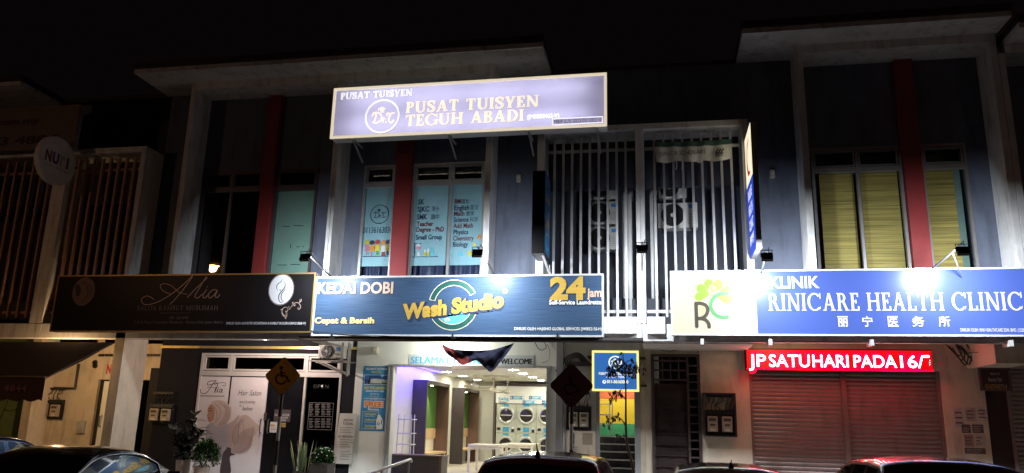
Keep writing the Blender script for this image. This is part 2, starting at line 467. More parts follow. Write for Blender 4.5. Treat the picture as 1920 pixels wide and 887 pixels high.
def column(h, x0, x1, z0, z1, y1=.97, y0=.3):
    return B(x0, x1, y0, y1, z0, z1).build('column', WHITE, h, bevel=.006)
# --- window wall with openings
def wall_openings(h, x0, x1, z0, z1, ops, y0=.97, y1=1.17, mat=GREYWALL, name='upper_wall'):
    m = MB(); cur = x0
    for (a, b, c, d) in sorted(ops):
        if a > cur: m.box(cur, a, y0, y1, z0, z1)
        if c > z0: m.box(a, b, y0, y1, z0, c)
        if d < z1: m.box(a, b, y0, y1, d, z1)
        cur = b
    if cur < x1: m.box(cur, x1, y0, y1, z0, z1)
    return m.build(name, mat, h)
def window(h, x0, x1, z0, z1, mull, zt, y=.99, fw=.055, frame=ALU, label=None, pane=PANE):
    m = MB(); ys, ye = y - .045, y + .05
    m.box(x0, x0 + fw, ys, ye, z0, z1); m.box(x1 - fw, x1, ys, ye, z0, z1)
    m.box(x0 + fw, x1 - fw, ys, ye, z1 - fw, z1); m.box(x0 + fw, x1 - fw, ys, ye, z0, z0 + fw)
    xs = [x0 + fw] + [q for a in mull for q in (a - fw * .5, a + fw * .5)] + [x1 - fw]
    for i in range(0, len(xs), 2):
        if zt: m.box(xs[i], xs[i + 1], ys, ye, zt - fw * .9, zt + fw * .9)
        # inner sash lip of the upper light
        if zt:
            a, b, c, d, t = xs[i] + .01, xs[i + 1] - .01, zt + fw * .9 + .01, z1 - fw - .01, .03
            m.box(a, a + t, ys + .012, ye - .01, c, d); m.box(b - t, b, ys + .012, ye - .01, c, d)
            m.box(a + t, b - t, ys + .012, ye - .01, c, c + t); m.box(a + t, b - t, ys + .012, ye - .01, d - t, d)
    for a in mull: m.box(a - fw * .5, a + fw * .5, ys, ye, z0 + fw, z1 - fw)
    w = m.build('window', frame, h, label)
    B(x0 + fw, x1 - fw, y + .012, y + .018, z0 + fw, z1 - fw).build('pane', pane, w)
    return w
def sheet(x0, x1, z0, z1, y, mat, parent, name, label=None):
    return B(x0, x1, y, y + .006, z0, z1).build(name, mat, parent, label)
def pillar(h, x0, x1, z0=3.76, z1=9.29):
    B(x0, x1, .84, 1.18, z0, z1).build('red_pillar', REDPAINT, h, bevel=.006)
def curtain(x0, x1, z0, z1, y, mat, parent, n=90, amp=.035, f=9):
    m = MB()
    m.grid(lambda u, v: (x0 + (x1 - x0) * u, y + amp * math.sin(u * (x1 - x0) * f * 2 + .8 * math.sin(u * 9)) + .01 * math.sin(u * 50), z0 + (z1 - z0) * v), n, 2)
    return m.build('curtain', mat, parent, smooth=True)

zt = 6.98; Z1 = 7.46; Z0 = 4.35
# unit B (salon): slat bay, plain wall, windows
column(hB, -13.98, -13.80, 3.76, 7.79, .97); column(hB, -11.88, -11.76, 3.76, 7.79, .97)
B(-13.98, -11.76, .3, .97, 7.793, 7.93).build('bay_top', WHITE, hB, bevel=.006)
column(hB, -10.78, -10.66, 3.76, 9.287)
B(-10.78, PX[2] - .002, .3, .97, 9.29, ZT - .003).build('frame_top', WHITE, hB, bevel=.006)
wall_openings(hB, -11.76, PX[2] - .002, 3.76, ZT - .005, [(-10.62, -9.06, Z0, Z1), (-8.76, -7.69, Z0, Z1)])
pillar(hB, -9.06, -8.76)
DIMFR = M('dimmed_window_frame', (.13, .11, .11), .45, .4, var=.1)  # same frames as next door, colour darkened to paint the dimness here
DGL = GLASS('dark_tinted_glass', (0.25, 0.26, 0.28), 1.6)
wB = window(hB, -10.60, -9.07, Z0, Z1, [-9.86], zt, label='wide dark window with a street lamp reflected low in its left pane', pane=DGL, frame=DIMFR)
sheet(-10.3, -10.0, 4.6, 6.9, 1.35, M('pale_partition', (.3, .3, .33), .7), wB, 'partition_panel')
wB2 = window(hB, -8.75, -7.70, Z0, Z1, [], zt, label='narrow window covered by pale green film', frame=DIMFR)
TEALF = M('pale_green_film', (0.36, 0.58, 0.48), 0.5, var=0.08, scale=2)
sheet(-8.69, -7.76, Z0 + .06, zt - .05, 1.03, TEALF, wB2, 'window_film')
dk = {'crack': M('dark_line', (.02, .03, .03), .8, var=0)}
d = Dec(FY(1.026), dk)
for a in [((529, 424), (543, 425)), ((551, 423), (569, 423.5)), ((545, 458), (545, 466)), ((556, 463), (562, 463)), ((567, 462.5), (570, 462.3)), ((520, 497), (538, 497)), ((545, 496), (563, 496))]:
    d.stroke(list(a), 1.2, 'crack', 0)
d.build('gap_line', wB2)
# slat bays
def slat_bay(h, x0, x1, n, z0=3.9, z1=7.7, mat=SLAT, rail=(7.42, 4.02), y=.38, w=.045, back=GREYWALL):
    m = MB(); st = (x1 - x0) / (n + 1)
    for i in range(n):
        x = x0 + st * (i + 1); m.box(x - w / 2, x + w / 2, y, y + .07, z0, z1)
    for z in rail: m.box(x0, x1, y + .072, y + .105, z - .03, z + .03)
    m.build('slat_screen', mat, h)
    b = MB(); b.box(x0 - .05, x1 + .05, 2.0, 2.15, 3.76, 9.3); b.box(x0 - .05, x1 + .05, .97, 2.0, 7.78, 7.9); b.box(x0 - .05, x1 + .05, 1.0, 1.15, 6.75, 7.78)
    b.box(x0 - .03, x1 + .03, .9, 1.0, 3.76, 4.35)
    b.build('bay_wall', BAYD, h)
BAYD = M('shaded_bay_wall', (0.045, 0.05, 0.07), .7, var=.15, scale=3)  # shade behind the slats is put into this wall colour
SLATW = M('lamplit_slat_paint', (0.5, 0.29, 0.21), 0.5, var=0.15, scale=5)  # orange lamplight from below is mixed into the slat colour
slat_bay(hB, -13.80, -11.88, 8, mat=SLATW)
B(-13.8, -13.7, .97, 2.0, 3.76, 7.78).build('bay_side_wall', GREYWALL, hB)
B(-11.86, -11.76, 1.17, 2.0, 3.76, 7.78).build('bay_side_wall', GREYWALL, hB)
# unit A: slats and columns
slat_bay(hA, -19.0, -14.1, 19, mat=SLATW)
column(hA, -14.14, -13.985, 3.76, 7.79)
B(-19.3, -13.985, .3, .97, 7.793, 7.93).build('bay_top', WHITE, hA, bevel=.006)
wall_openings(hA, PX[0], -13.99, 7.95, ZT - .1, [])
# unit C
column(hC, -7.07 + .055, -6.95, 3.76, 9.287); column(hC, -3.59, -3.46, 3.76, 9.287, .93)
column(hB, -7.09, PX[2] - .003, 3.76, 9.287)
B(PX[2] + .002, -3.46, .3, .97, 9.29, ZT - .003).build('frame_top', WHITE, hC, bevel=.006)
column(hC, -2.47, -2.32, 3.76, 7.79); column(hC, -.43, PX[3] - .002, 3.76, 7.79)
B(-2.47, PX[3] - .002, .3, .97, 7.793, 7.92).build('bay_top', WHITE, hC, bevel=.006)
wall_openings(hC, -6.95, -2.32, 3.76, ZT - .005, [(-6.58, -5.79, Z0, Z1), (-5.41, -3.72, Z0, Z1)])
wall_openings(hC, -2.32, PX[3], 7.95, ZT - .005, [])
pillar(hC, -5.79, -5.41)
slat_bay(hC, -2.30, -.45, 9)
B(-2.5, -2.32, 1.17, 2.0, 3.76, 7.78).build('bay_side_wall', GREYWALL, hC)
B(-2.30, -.44, .2, .9, 3.55, 3.88).build('ledge', WHITE, hC, bevel=.006)
FILM = M('teal_window_film', (0.42, 0.68, 0.76), 0.45, var=0.06, scale=2)
CURT = M('navy_curtain', (0.04, 0.05, 0.12), 0.35, var=0.2)
w1 = window(hC, -6.57, -5.80, Z0, Z1, [], zt, label='narrow window with teal film showing a round emblem and drawn children')
w2 = window(hC, -5.40, -3.73, Z0, Z1, [-4.51], zt, label='wide window with two teal films listing school subjects')
zf = 5.12
sheet(-6.515, -5.855, zf, zt - .05, 1.02, FILM, w1, 'window_film')
sheet(-5.345, -4.54, zf, zt - .05, 1.02, FILM, w2, 'window_film')
sheet(-4.48, -3.785, zf, zt - .05, 1.02, FILM, w2, 'window_film')
curtain(-6.515, -5.855, Z0 + .06, zf + .1, 1.16, CURT, w1); curtain(-5.345, -3.785, Z0 + .06, zf + .1, 1.16, CURT, w2, 180)
T = {'navy': M('ink_navy', (.02, .03, .08), .6, var=0), 'maroon': M('ink_maroon', (.2, .02, .035), .6, var=0), 'red': M('ink_red', (.5, .05, .05), .6, var=0),
     'yel': M('ink_yellow', (.7, .6, .05), .6, var=0), 'org': M('ink_orange', (.75, .3, .05), .6, var=0), 'grn': M('ink_green', (.12, .4, .12), .6, var=0),
     'wht': M('ink_white', (.75, .78, .78), .6, var=0), 'skin': M('ink_skin', (.6, .38, .25), .6, var=0), 'pnk': M('ink_pink', (.7, .25, .35), .6, var=0), 'cyan': M('ink_cyan', (.15, .6, .75), .6, var=0)}
def drT(d, cx, cy, k, m, serif=False):
    """the letters D r . T with a mortarboard, k = scale in photo pixels"""
    p = lambda L: [(cx + a * k, cy + b * k) for a, b in L]
    d.stroke(p([(-.62, -.22), (-.45, -.30), (-.38, -.22), (-.45, .1), (-.55, .34)]), .07 * k, m)
    d.stroke(p([(-.66, -.1), (-.5, -.32), (-.2, -.3), (-.02, -.08), (-.1, .2), (-.38, .36), (-.62, .3)]), .07 * k, m)
    d.stroke(p([(.0, .08), (.08, .05), (.04, .34)]), .07 * k, m); d.stroke(p([(.06, .18), (.14, .06), (.22, .07)]), .06 * k, m)
    d.ell(cx + .27 * k, cy + .30 * k, .045 * k, .045 * k, m, 10)
    d.stroke(p([(.38, -.12), (.36, -.27), (.52, -.26), (.68, -.28), (.84, -.33)]), .07 * k, m)
    d.stroke(p([(.62, -.27), (.48, .0), (.48, .26), (.62, .34), (.80, .16)]), .07 * k, m)
    d.poly(p([(-.24, -.58), (.0, -.72), (.24, -.60), (.02, -.46)]), m); d.poly(p([(-.1, -.47), (.02, -.42), (.14, -.49), (.14, -.38), (.02, -.33), (-.1, -.38)]), m)
    d.stroke(p([(-.22, -.57), (-.24, -.42)]), .03 * k, m, 0)
d = Dec(FY(1.018), T)
d.ring(712, 402, 17.5, 18, .016, 'navy'); drT(d, 711, 403, 15.5, 'navy')
d.text('01136163030', 681, 426, 736, 437, 'navy', .0)
d.rect(680, 480, 733, 481.5, 'navy')
for i, (x, hair, sh, pt) in enumerate([(689, 'yel', 'pnk', 'wht'), (698, 'navy', 'org', 'wht'), (708, 'red', 'yel', 'grn'), (719, 'org', 'wht', 'red'), (728, 'navy', 'yel', 'navy')]):
    y = 455 + (i % 2) * 1.2
    d.rect(x - 3, y + 13, x - .6, y + 24, pt if pt != 'wht' else 'pnk'); d.rect(x + .6, y + 13, x + 3, y + 24, pt if pt != 'wht' else 'cyan')
    d.poly([(x - 4, y + 4), (x + 4, y + 4), (x + 5, y + 16), (x - 5, y + 16)], sh)
    d.stroke([(x - 3.5, y + 6), (x - 8, y + 3)], 1.6, 'skin', 0)
    d.ell(x, y, 4.2, 4.6, 'skin'); d.ell(x, y - 1, 4.5, 4.4, hair)
d.build('film_graphics', w1)
d = Dec(FY(1.018), T)
for t, x0, y0, x1, y1, m in [('SK', 784, 374, 796, 383.5, 'navy'), ('SJKC', 783, 387.5, 805, 397, 'navy'), ('SMK', 782, 402, 801, 411.5, 'navy'), ('Teacher', 781.5, 415.5, 812.5, 424, 'maroon'),
                          ('Degree - PhD', 781, 426, 832.5, 434.5, 'maroon'), ('Small Group', 780, 440.5, 829, 449, 'navy'), ('BM', 852.5, 373.5, 864, 382, 'maroon'),
                          ('English', 852, 385, 880, 394, 'navy'), ('Math', 851.5, 396.5, 871, 405, 'maroon'), ('Science', 851, 407.5, 878.5, 416, 'navy'), ('Add Math', 850.5, 419, 887, 427.5, 'maroon'),
                          ('Physics', 850.5, 431, 878, 439.5, 'navy'), ('Chemistry', 850, 442.5, 888.5, 451, 'maroon'), ('Biology', 849.5, 454, 878, 462.5, 'navy')]:
    d.text(t, x0, y0, x1, y1, m, .022)
for t, x0, y0, x1, y1 in [('华小', 810, 387, 824, 396.5), ('国中', 808.5, 402, 824, 411.5), ('国文', 865.5, 373.5, 880, 382), ('英文', 882, 384, 897.5, 394), ('数学', 874.5, 396, 889, 405.5), ('科学', 881, 407, 896.5, 416.5)]:
    d.text(t, x0, y0, x1, y1, 'navy', 0, bbox=True)
d.rect(773, 481, 822, 482.3, 'navy')
d.stroke([(778, 457), (778, 480)], 1, 'navy', 0); d.stroke([(777, 457), (790, 457)], 1, 'navy', 0)
d.ell(785, 465, 3.6, 4, 'pnk'); d.poly([(781, 480), (789, 480), (786, 472), (784, 472)], 'wht'); d.poly([(780, 462), (790, 462), (786, 457), (784, 457)], 'wht')
for x in (795, 801): d.rect(x, 468, x + 4, 480, 'wht'); d.rect(x, 473, x + 4, 480, 'yel')
d.poly([(809, 464), (812, 464), (812, 471), (816, 480), (805, 480), (809, 471)], 'cyan')
for (x, y, r, m) in [(864, 477, 5, 'cyan'), (881, 475, 5, 'yel'), (899, 445, 5, 'org'), (890, 459, 3.5, 'yel')]:
    for q in range(3): 
        an = q * math.pi / 3 * 2 + .5
        d.ell(x + math.cos(an) * r * .55, y + math.sin(an) * r * .55, r * .5, r * .5, m, 12)
d.build('film_graphics', w2)
# unit D
column(hD, PX[3] + .002, -.26, 3.76, 7.79)
column(hD, 1.69, 1.82, 3.76, 7.79); column(hD, 2.83, 2.96, 3.76, 9.287); column(hD, 6.49 - .06, PX[4] - .003, 3.76, 9.287)
B(PX[3] + .002, 1.82, .3, .97, 7.793, 7.92).build('bay_top', WHITE, hD, bevel=.006)
B(2.83, PX[4] - .003, .3, .97, 9.29, ZT - .003).build('frame_top', WHITE, hD, bevel=.006)
wall_openings(hD, 1.82, PX[4] - .003, 3.76, ZT - .005, [(3.10, 4.84, Z0, Z1), (5.18, 6.04, Z0, Z1)])
wall_openings(hD, PX[3], 1.82, 7.95, ZT - .005, [])
slat_bay(hD, -.24, 1.67, 9)
B(1.7, 1.82, 1.17, 2.0, 3.76, 7.78).build('bay_side_wall', GREYWALL, hD)
B(-.24, .1, .2, .9, 3.55, 3.88).build('ledge', WHITE, hD, bevel=.006)
pillar(hD, 4.84, 5.18)
BAM = M('bamboo_blind', (0.40, 0.29, 0.075), .7, var=.6, scale=2.2, stretch=(.25, 1, 16))
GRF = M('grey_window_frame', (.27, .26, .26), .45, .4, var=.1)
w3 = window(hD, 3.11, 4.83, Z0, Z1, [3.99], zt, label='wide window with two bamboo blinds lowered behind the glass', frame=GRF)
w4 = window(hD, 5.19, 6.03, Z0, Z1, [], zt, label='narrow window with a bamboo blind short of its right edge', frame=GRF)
for (a, b, w) in ((3.27, 3.93, w3), (4.06, 4.77, w3), (5.25, 5.80, w4)):
    sheet(a, b, Z0 + .06, zt - .02, 1.09, BAM, w, 'blind')
sheet(3.15, 4.78, Z0, Z1, 1.3, M('dim_room_wall', (.12, .15, .14), .8), w3, 'room_backdrop')
sheet(5.23, 6.0, Z0, Z1, 1.3, M('dim_teal_wall', (.22, .3, .27), .8), w4, 'room_backdrop')
# unit E upper
column(hE, PX[4] + .003, 6.68, 3.76, 9.03); wall_openings(hE, 6.68, PX[5], 3.76, ZT - .26, [])
B(6.7, PX[5], .3, .97, 9.04, ZT - .255).build('frame_top', WHITE, hE, bevel=.006)

# ================================================================== ground floor fronts
YG = 2.0
def wallpx(h, x0, y0, x1, y1, mat, name, Y=YG, t=.15, z0=WZ, label=None, z1=None):
    a, b, c, d_ = rc(x0, y0, x1, y1, Y)
    return B(a, b, Y, Y + t, z0 if z0 is not None else c, z1 if z1 is not None else d_).build(name, mat, h, label)
ZC = 3.598
# ---- unit B, salon front
xa, xb = at(290, 760, YG).x, PX[2] - .05
e0, e1, s1 = at(369, 760, YG).x, at(637, 760, YG).x, at(662, 760, YG).x
zt0 = at(500, 663, YG).z
wall_openings(hB, xa, s1, WZ, ZC, [(e0, e1, WZ - 1, zt0)], YG, YG + .15, DARKWALL, 'salon_wall')
a0, a1, b0, b1 = rc(302, 649.5, 664, 654, YG)
B(a0, s1, YG - .03, YG - .001, b0, b1).build('gold_trim', M('gold_trim', (.65, .48, .16), .35, .6), hB)
FRW = M('pale_door_frame', (.62, .58, .54), .45, var=.06)
m = MB(); zs0, zs1 = at(470, 701, YG).z, at(470, 698, YG).z
zlo, zhi = at(500, 706, YG).z, at(500, 697, YG).z
m.box(e0, e1, YG - .04, YG + .06, zlo, zhi); m.box(e0, e1, YG - .04, YG + .06, zt0 - .05, zt0)
xs = [at(x, 680, YG).x for x in (435, 577)] 
for x in [e0 + .035] + xs + [e1 - .035]: m.box(x - .035, x + .035, YG - .038, YG + .055, zhi, zt0 - .05)
for x in (e0 + .02, at(566, 800, YG).x, e1 - .02): m.box(x - .025, x + .025, YG - .036, YG + .053, WZ, zlo)
pts = [e0 + .035] + xs + [e1 - .035]
for i in range(3):
    a, b = pts[i] + .045, pts[i + 1] - .045; c, e = zhi + .012, zt0 - .06; t = .04
    m.box(a, a + t, YG - .02, YG + .04, c, e); m.box(b - t, b, YG - .02, YG + .04, c, e); m.box(a + t, b - t, YG - .02, YG + .04, c, c + t); m.box(a + t, b - t, YG - .02, YG + .04, e - t, e)
fr = m.build('shop_window', FRW, hB, bevel=.004)
B(e0 + .05, e1 - .05, YG + .012, YG + .018, zhi, zt0 - .06).build('pane', GLASS('dark_tinted_glass'), fr)
B(at(568, 800, YG).x, e1 - .04, YG + .012, YG + .018, WZ, zlo).build('pane', GLASS('dark_tinted_glass'), fr)
B(e0 + .05, e1 - .05, YG + .6, YG + .62, WZ, ZC).build('dark_interior', DARKROOM, hB)
PW = M('poster_paper', (.80, .75, .76), .5, var=.03)
x0, x1 = at(363, 790, YG).x, at(423.5, 790, YG).x
B(e0 + .045, at(423, 790, YG).x, YG - .002, YG + .004, WZ, zlo - .01).build('poster_film', PW, fr)
dl0, dl1 = at(426, 790, YG).x, at(495, 790, YG).x
dA = B(dl0, dl1, YG + .002, YG + .03, WZ + .02, zlo - .02).build('door', PW, hB, 'white door leaf with printed poster'); 
dB = B(dl1 + .012, at(563.5, 800, YG).x, YG + .002, YG + .03, WZ + .02, zlo - .02).build('door', M('black_gloss_door', (.008, .008, .010), .16, var=.05, spec=.2), hB, 'black glossy door leaf')
hm = MB(); hx = dl1 - .06
p0 = at(482, 800, YG)
hm.tube([(hx, YG - .01, p0.z + .17), (hx, YG - .06, p0.z + .15), (hx, YG - .06, p0.z - .12), (hx, YG - .01, p0.z - .14)], .012)
hm.build('handle', BLACK, dA)
hm = MB(); hx2 = dl1 + .13
hm.tube([(hx2, YG - .01, p0.z + .17), (hx2, YG - .06, p0.z + .15), (hx2, YG - .06, p0.z - .12), (hx2, YG - .01, p0.z - .14)], .012)
hm.box(dl1 - .01, dl1 + .05, YG - .02, YG + .0, p0.z + .15, p0.z + .32)
hm.build('handle', STEEL, dB)
c5 = lambda L: [(280 + x / 3.906, 660 + y / 3.906) for x, y in L]
PT = {'ink': M('poster_ink', (.05, .035, .035), .5, var=0), 'hij': M('poster_hijab', (.62, .50, .46), .5, var=.06, scale=8), 'hijs': M('poster_fold', (.36, .25, .23), .5, var=0), 'hijl': M('poster_pale_cloth', (.52, .41, .39), .5, var=0),
      'face': M('poster_skin', (.48, .26, .17), .5, var=0), 'robe': M('poster_robe', (.44, .40, .45), .5, var=.05), 'grey': M('poster_grey', (.35, .32, .32), .5, var=0),
      'lip': M('poster_lip', (.32, .07, .07), .5, var=0), 'hijd': M('poster_shade', (.48, .37, .35), .5, var=.08), 'dark': M('poster_dark', (.08, .06, .07), .5, var=0), 'wht': M('paper_white', (.7, .7, .7), .5, var=0), 'gold': M('poster_gold', (.5, .33, .08), .5, var=0)}
d = Dec(FY(YG - .001), PT)
d.stroke(c5([(375, 270), (380, 300), (420, 298), (470, 230), (490, 212), (440, 215), (425, 235), (440, 242), (500, 228), (490, 270), (478, 300)]), 1.2, 'ink')
d.stroke(c5([(478, 240), (520, 225), (560, 228), (555, 248), (535, 245)]), .9, 'ink'); d.stroke(c5([(425, 262), (460, 258), (490, 268)]), .8, 'ink')
d.text('lia', 402, 725.5, 418, 736, 'ink', .0, .25)
d.rect(375, 741.5, 421, 743.6, 'grey')
# woman with a pale headscarf, seen from the side
d.poly(c5([(415, 620), (420, 545), (480, 510), (560, 520), (580, 560), (572, 690), (540, 740), (520, 800), (440, 800), (425, 700)]), 'robe', 5)
d.poly(c5([(455, 372), (500, 352), (560, 365), (590, 400), (596, 450), (580, 500), (540, 540), (500, 548), (470, 520), (455, 440)]), 'hij', 5)
d.poly(c5([(450, 385), (474, 400), (480, 450), (470, 495), (450, 515), (432, 505), (428, 480), (424, 462), (430, 452), (428, 425), (436, 400)]), 'face', 5)
d.poly(c5([(545, 380), (585, 405), (594, 450), (575, 505), (535, 540), (500, 546), (540, 500), (562, 440)]), 'hijd', 5)
for L in ([(480, 380), (520, 420), (510, 480), (480, 520)], [(510, 365), (560, 420), (540, 490), (500, 535)], [(480, 400), (496, 450), (486, 500)]): d.stroke(c5(L), 1.1, 'hijs')
d.stroke(c5([(438, 434), (446, 429), (458, 433)]), 1.3, 'ink', 3); d.stroke(c5([(434, 417), (446, 411), (462, 415)]), 1.1, 'ink', 3); d.stroke(c5([(430, 484), (438, 487), (446, 484)]), 1.5, 'lip', 3); d.stroke(c5([(426, 462), (434, 466)]), .6, 'hijs', 0)
d.build('poster_print', fr)
d = Dec(FY(YG + .001), PT)
d.poly(c5([(600, 400), (597, 480), (575, 520), (563, 540), (575, 430)]), 'hij', 4)
# second woman with her back turned
d.poly(c5([(560, 545), (620, 500), (660, 470), (620, 690), (600, 705), (545, 690), (548, 640)]), 'hijl', 4)
d.poly(c5([(545, 700), (600, 706), (625, 750), (590, 770), (596, 887), (520, 887), (530, 790), (520, 760)]), 'dark', 4)
d.poly(c5([(640, 520), (660, 480), (690, 462), (730, 470), (780, 520), (805, 545), (790, 590), (760, 620), (745, 690), (700, 735), (640, 745), (600, 735), (612, 680), (640, 640), (645, 580)]), 'hij', 5)
d.poly(c5([(625, 660), (660, 600), (720, 560), (770, 560), (760, 620), (745, 690), (700, 733), (645, 742), (605, 733), (614, 690)]), 'hijd', 5); d.poly(c5([(640, 540), (670, 490), (690, 500), (660, 560), (650, 640), (628, 668), (614, 630)]), 'hijd', 4)
d.stroke(c5([(660, 520), (625, 560), (610, 630), (625, 672), (650, 640), (655, 560), (660, 520)]), 1.3, 'hijs')
d.stroke(c5([(765, 540), (750, 620), (720, 690), (660, 735)]), 1.0, 'hijs'); d.stroke(c5([(700, 478), (690, 540), (700, 640)]), .6, 'hijs')
for t, x0, y0, x1, y1 in [('Hair Salon', 447, 732, 489, 741.5), ('exclusive', 449, 750.5, 478, 756), ('for', 448.5, 759, 454, 763), ('ladies', 454.5, 762, 473, 769.5)]:
    d.text(t, x0, y0, x1, y1, 'ink', -.006, .3)
d.build('poster_print', dA)
d = Dec(FY(YG + .0005), PT)
d.rect(514, 768, 545, 791, 'dark')
for t, x0, y0, x1, y1 in [('SALON UNTUK', 515, 776, 543, 780), ('WANITA', 522, 781.5, 540, 785), ('SAHAJA', 522, 786, 537, 789.5)]: d.text(t, x0, y0, x1, y1, 'wht', .01)
d.rect(506, 791, 520, 811, 'wht'); d.rect(507.5, 796, 515, 799, 'gold'); d.rect(508, 802, 517, 803, 'grey'); d.rect(508, 805, 517, 806, 'grey'); d.rect(528, 793, 536, 801, 'gold'); d.text('TUTUP', 529, 795.5, 535.5, 799, 'ink', .01)
d.build('door_sticker', dB)
PT['off'] = M('unlit_letters', (.07, .07, .08), .4, var=0); PT['grey'] = M('faded_print', (.26, .24, .24), .5, var=0)
d = Dec(FY(YG + .009), PT)
for t, x0, x1 in (('N', 610, 616), ('E', 603, 607), ('P', 596, 601), ('O', 588, 594)): d.text(t, x0, 721, x1, 728, 'off', .0)
d.ell(604, 724, 2, 2, 'wht')
d.outline(578, 755, 624, 806, .008, 'grey')
for r in range(10):
    y = 757.5 + r * 4.6
    if r == 5: d.rect(579, y, 623, y + .6, 'grey'); continue
    for (p, q) in ((580, 588), (591, 600), (603, 611), (613, 621)):
        e = random.uniform(-2, 1.5); d.rect(p, y, q + e, y + 1.0, 'grey'); d.rect(p, y + 2.1, q + random.uniform(-3, 0), y + 2.8, 'grey')
d.build('price_list', fr)

# ---- unit C, laundry front
wl, op0, op1, wr = s1 + .003, at(733, 790, YG).x, at(1024, 790, YG).x, at(1058, 790, YG).x
oz = at(880, 688.5, YG).z
wall_openings(hC, wl, wr, WZ, ZC, [(op0, op1, WZ - 1, oz)], YG, YG + .2, SHOPWHITE, 'shop_wall')
m = MB(); m.box(op0 - .12, op0 - .09, YG - .05, YG, WZ, oz + .02); m.box(op0 - .04, op0, YG - .04, YG, WZ, oz); m.box(op0 - .12, op1 + .1, YG - .06, YG, oz + .005, oz + .045); m.box(op1, op1 + .05, YG - .05, YG, WZ, oz)
m.build('shutter_track', ALU, hC)
B(PX[2] - .3, PX[2] + .05, .55, 2.0, 3.40, 3.597).build('party_beam', OFFWHITE, hC)
xq = at(1049, 760, YG - .1).x
B(xq - .07, xq + .07, YG - .14, YG - .002, WZ, ZC).build('downpipe', M('grey_pipe', (.25, .25, .26), .5), hC)
# stair hall front: panel and doorway
px0, px1 = wr + .003, at(1118, 800, YG).x
sd0, sd1 = at(1124, 800, YG).x, at(1201, 800, YG).x
B(px0, sd0, YG, YG + .15, WZ, ZC).build('stair_wall', OFFWHITE, hC)
sz = at(1160, 668, YG).z
B(sd0, sd1, YG, YG + .15, sz, ZC).build('stair_wall', OFFWHITE, hC)
B(sd1, PX[3] - .002, YG, YG + .15, WZ, ZC).build('stair_wall', CREAM, hC)
m = MB(); m.box(px1, sd0, YG - .06, YG - .002, WZ, sz); m.box(sd1 - .12, sd1, YG - .06, YG - .002, WZ, sz); m.build('door_frame', M('grey_frame', (.3, .3, .31), .4), hC)
m = MB(); dgx = sd1 - .09
m.box(dgx - .02, dgx + .05, YG + .16, YG + 1.0, WZ, sz - .1); m.build('open_door', M('dark_door', (.03, .03, .035), .3), hC)
# stair flight and painted wall
st = MB(); nb = MB(); rn = 7; yy = YG + .35; zz = at(1160, 890, yy).z
st.box(sd0 - .3, sd1 + .3, YG + .155, yy, WZ - .1, WZ + .003)
z = WZ
for i in range(rn):
    z += .165
    st.box(sd0 - .3, sd1 + .3, yy + i * .28, yy + rn * .28, z - .165, z - .002); nb.box(sd0 - .3, sd1 + .3, yy + i * .28 - .012, yy + i * .28 + .05, z - .028, z)
YL = yy + rn * .28; 
st.box(sd0 - .3, sd1 + .3, YL, YL + 1.5, z - .3, z - .002)
st.build('stair', M('dark_stair_tile', (.05, .055, .065), .25, var=.3, scale=5), hC); nb.build('stair_nosing', M('pale_nosing', (.6, .6, .6), .4), hC)
YW = YL + 1.5
def zpx(y): return at(1165, y, YW).z
bands = [('painted_wall_band', zpx(748), 3.45, (.72, .17, .05)), ('painted_wall_band', zpx(795), zpx(748), (.85, .60, .03)), ('painted_wall_band', z - .3, zpx(795), (.06, .38, .16))]
for n, a, b, c in bands:
    mm = M('wall_paint_%d' % int(a * 100), c, .5, var=.05)
    bm = MB(); q = a
    while q < b - .01:
        q2 = min(b, q + .21); bm.box(sd0 - .6, sd1 + .6, YW + random.uniform(0, .004), YW + .1, q + .006, q2); q = q2
    bm.box(sd0 - .6, sd1 + .6, YW + .02, YW + .1, a, b)
    bm.build(n, mm, hC)
B(sd0 - .4, sd0 - .3, YG + .155, YW, WZ, 3.45).build('stair_side_wall', SHOPWHITE, hC); B(sd1 + .3, sd1 + .4, YG + .155, YW, WZ, 3.45).build('stair_side_wall', SHOPWHITE, hC)
B(sd0 - .4, sd1 + .4, YG + .155, YW + .1, 3.45, 3.47).build('stair_ceiling', SHOPWHITE, hC)
m = MB()
for zq in (z + .25, z + .5, z + .75): m.tube([(sd0 - .25, YL + .2, zq), (sd0 + .12, YL + .2, zq)], .012)
for xx in (sd0 - .2, sd0 + .05, sd0 + .12): m.tube([(xx, YL + .2, z), (xx, YL + .2, z + .8)], .012)
m.build('stair_railing', STEEL, hC)

# ---- unit D, clinic front
gx0, gx1, gz = at(1222, 780, YG).x, at(1315, 780, YG).x, at(1268, 664, YG).z
sx0, sx1, shz = at(1408, 790, YG).x, at(1772, 790, YG).x, at(1590, 694, YG).z
rx1 = at(1853, 790, YG).x
wall_openings(hD, PX[3] + .002, rx1, WZ, ZC, [(gx0, gx1, WZ - 1, gz), (sx0, sx1, WZ - 1, shz)], YG, YG + .2, CREAM, 'clinic_wall')
B(gx0, gx1, YG + .5, YG + .55, WZ, gz).build('dark_interior', DARKROOM, hD)
GRL = M('rusty_dark_grille', (.06, .04, .04), .5, var=.3, scale=10)
m = MB(); yg = YG - .04
def gb(x0, x1, z0, z1, y=0): m.box(x0, x1, yg + y, yg + .03 + y, z0, z1)
gb(gx0, gx0 + .06, WZ, gz); gb(gx1 - .06, gx1, WZ, gz); gb(gx0 + .06, gx1 - .06, gz - .06, gz)
gxm = gx1 - .28
gb(gxm, gxm + .05, WZ, gz - .06)
zz = WZ + .1
while zz < gz - .1: gb(gxm + .05, gx1 - .06, zz, zz + .03, .002); zz += .17
for zz in (gz - .16, gz - .36, gz - .56): gb(gx0 + .06, gxm, zz, zz + .035, .002)
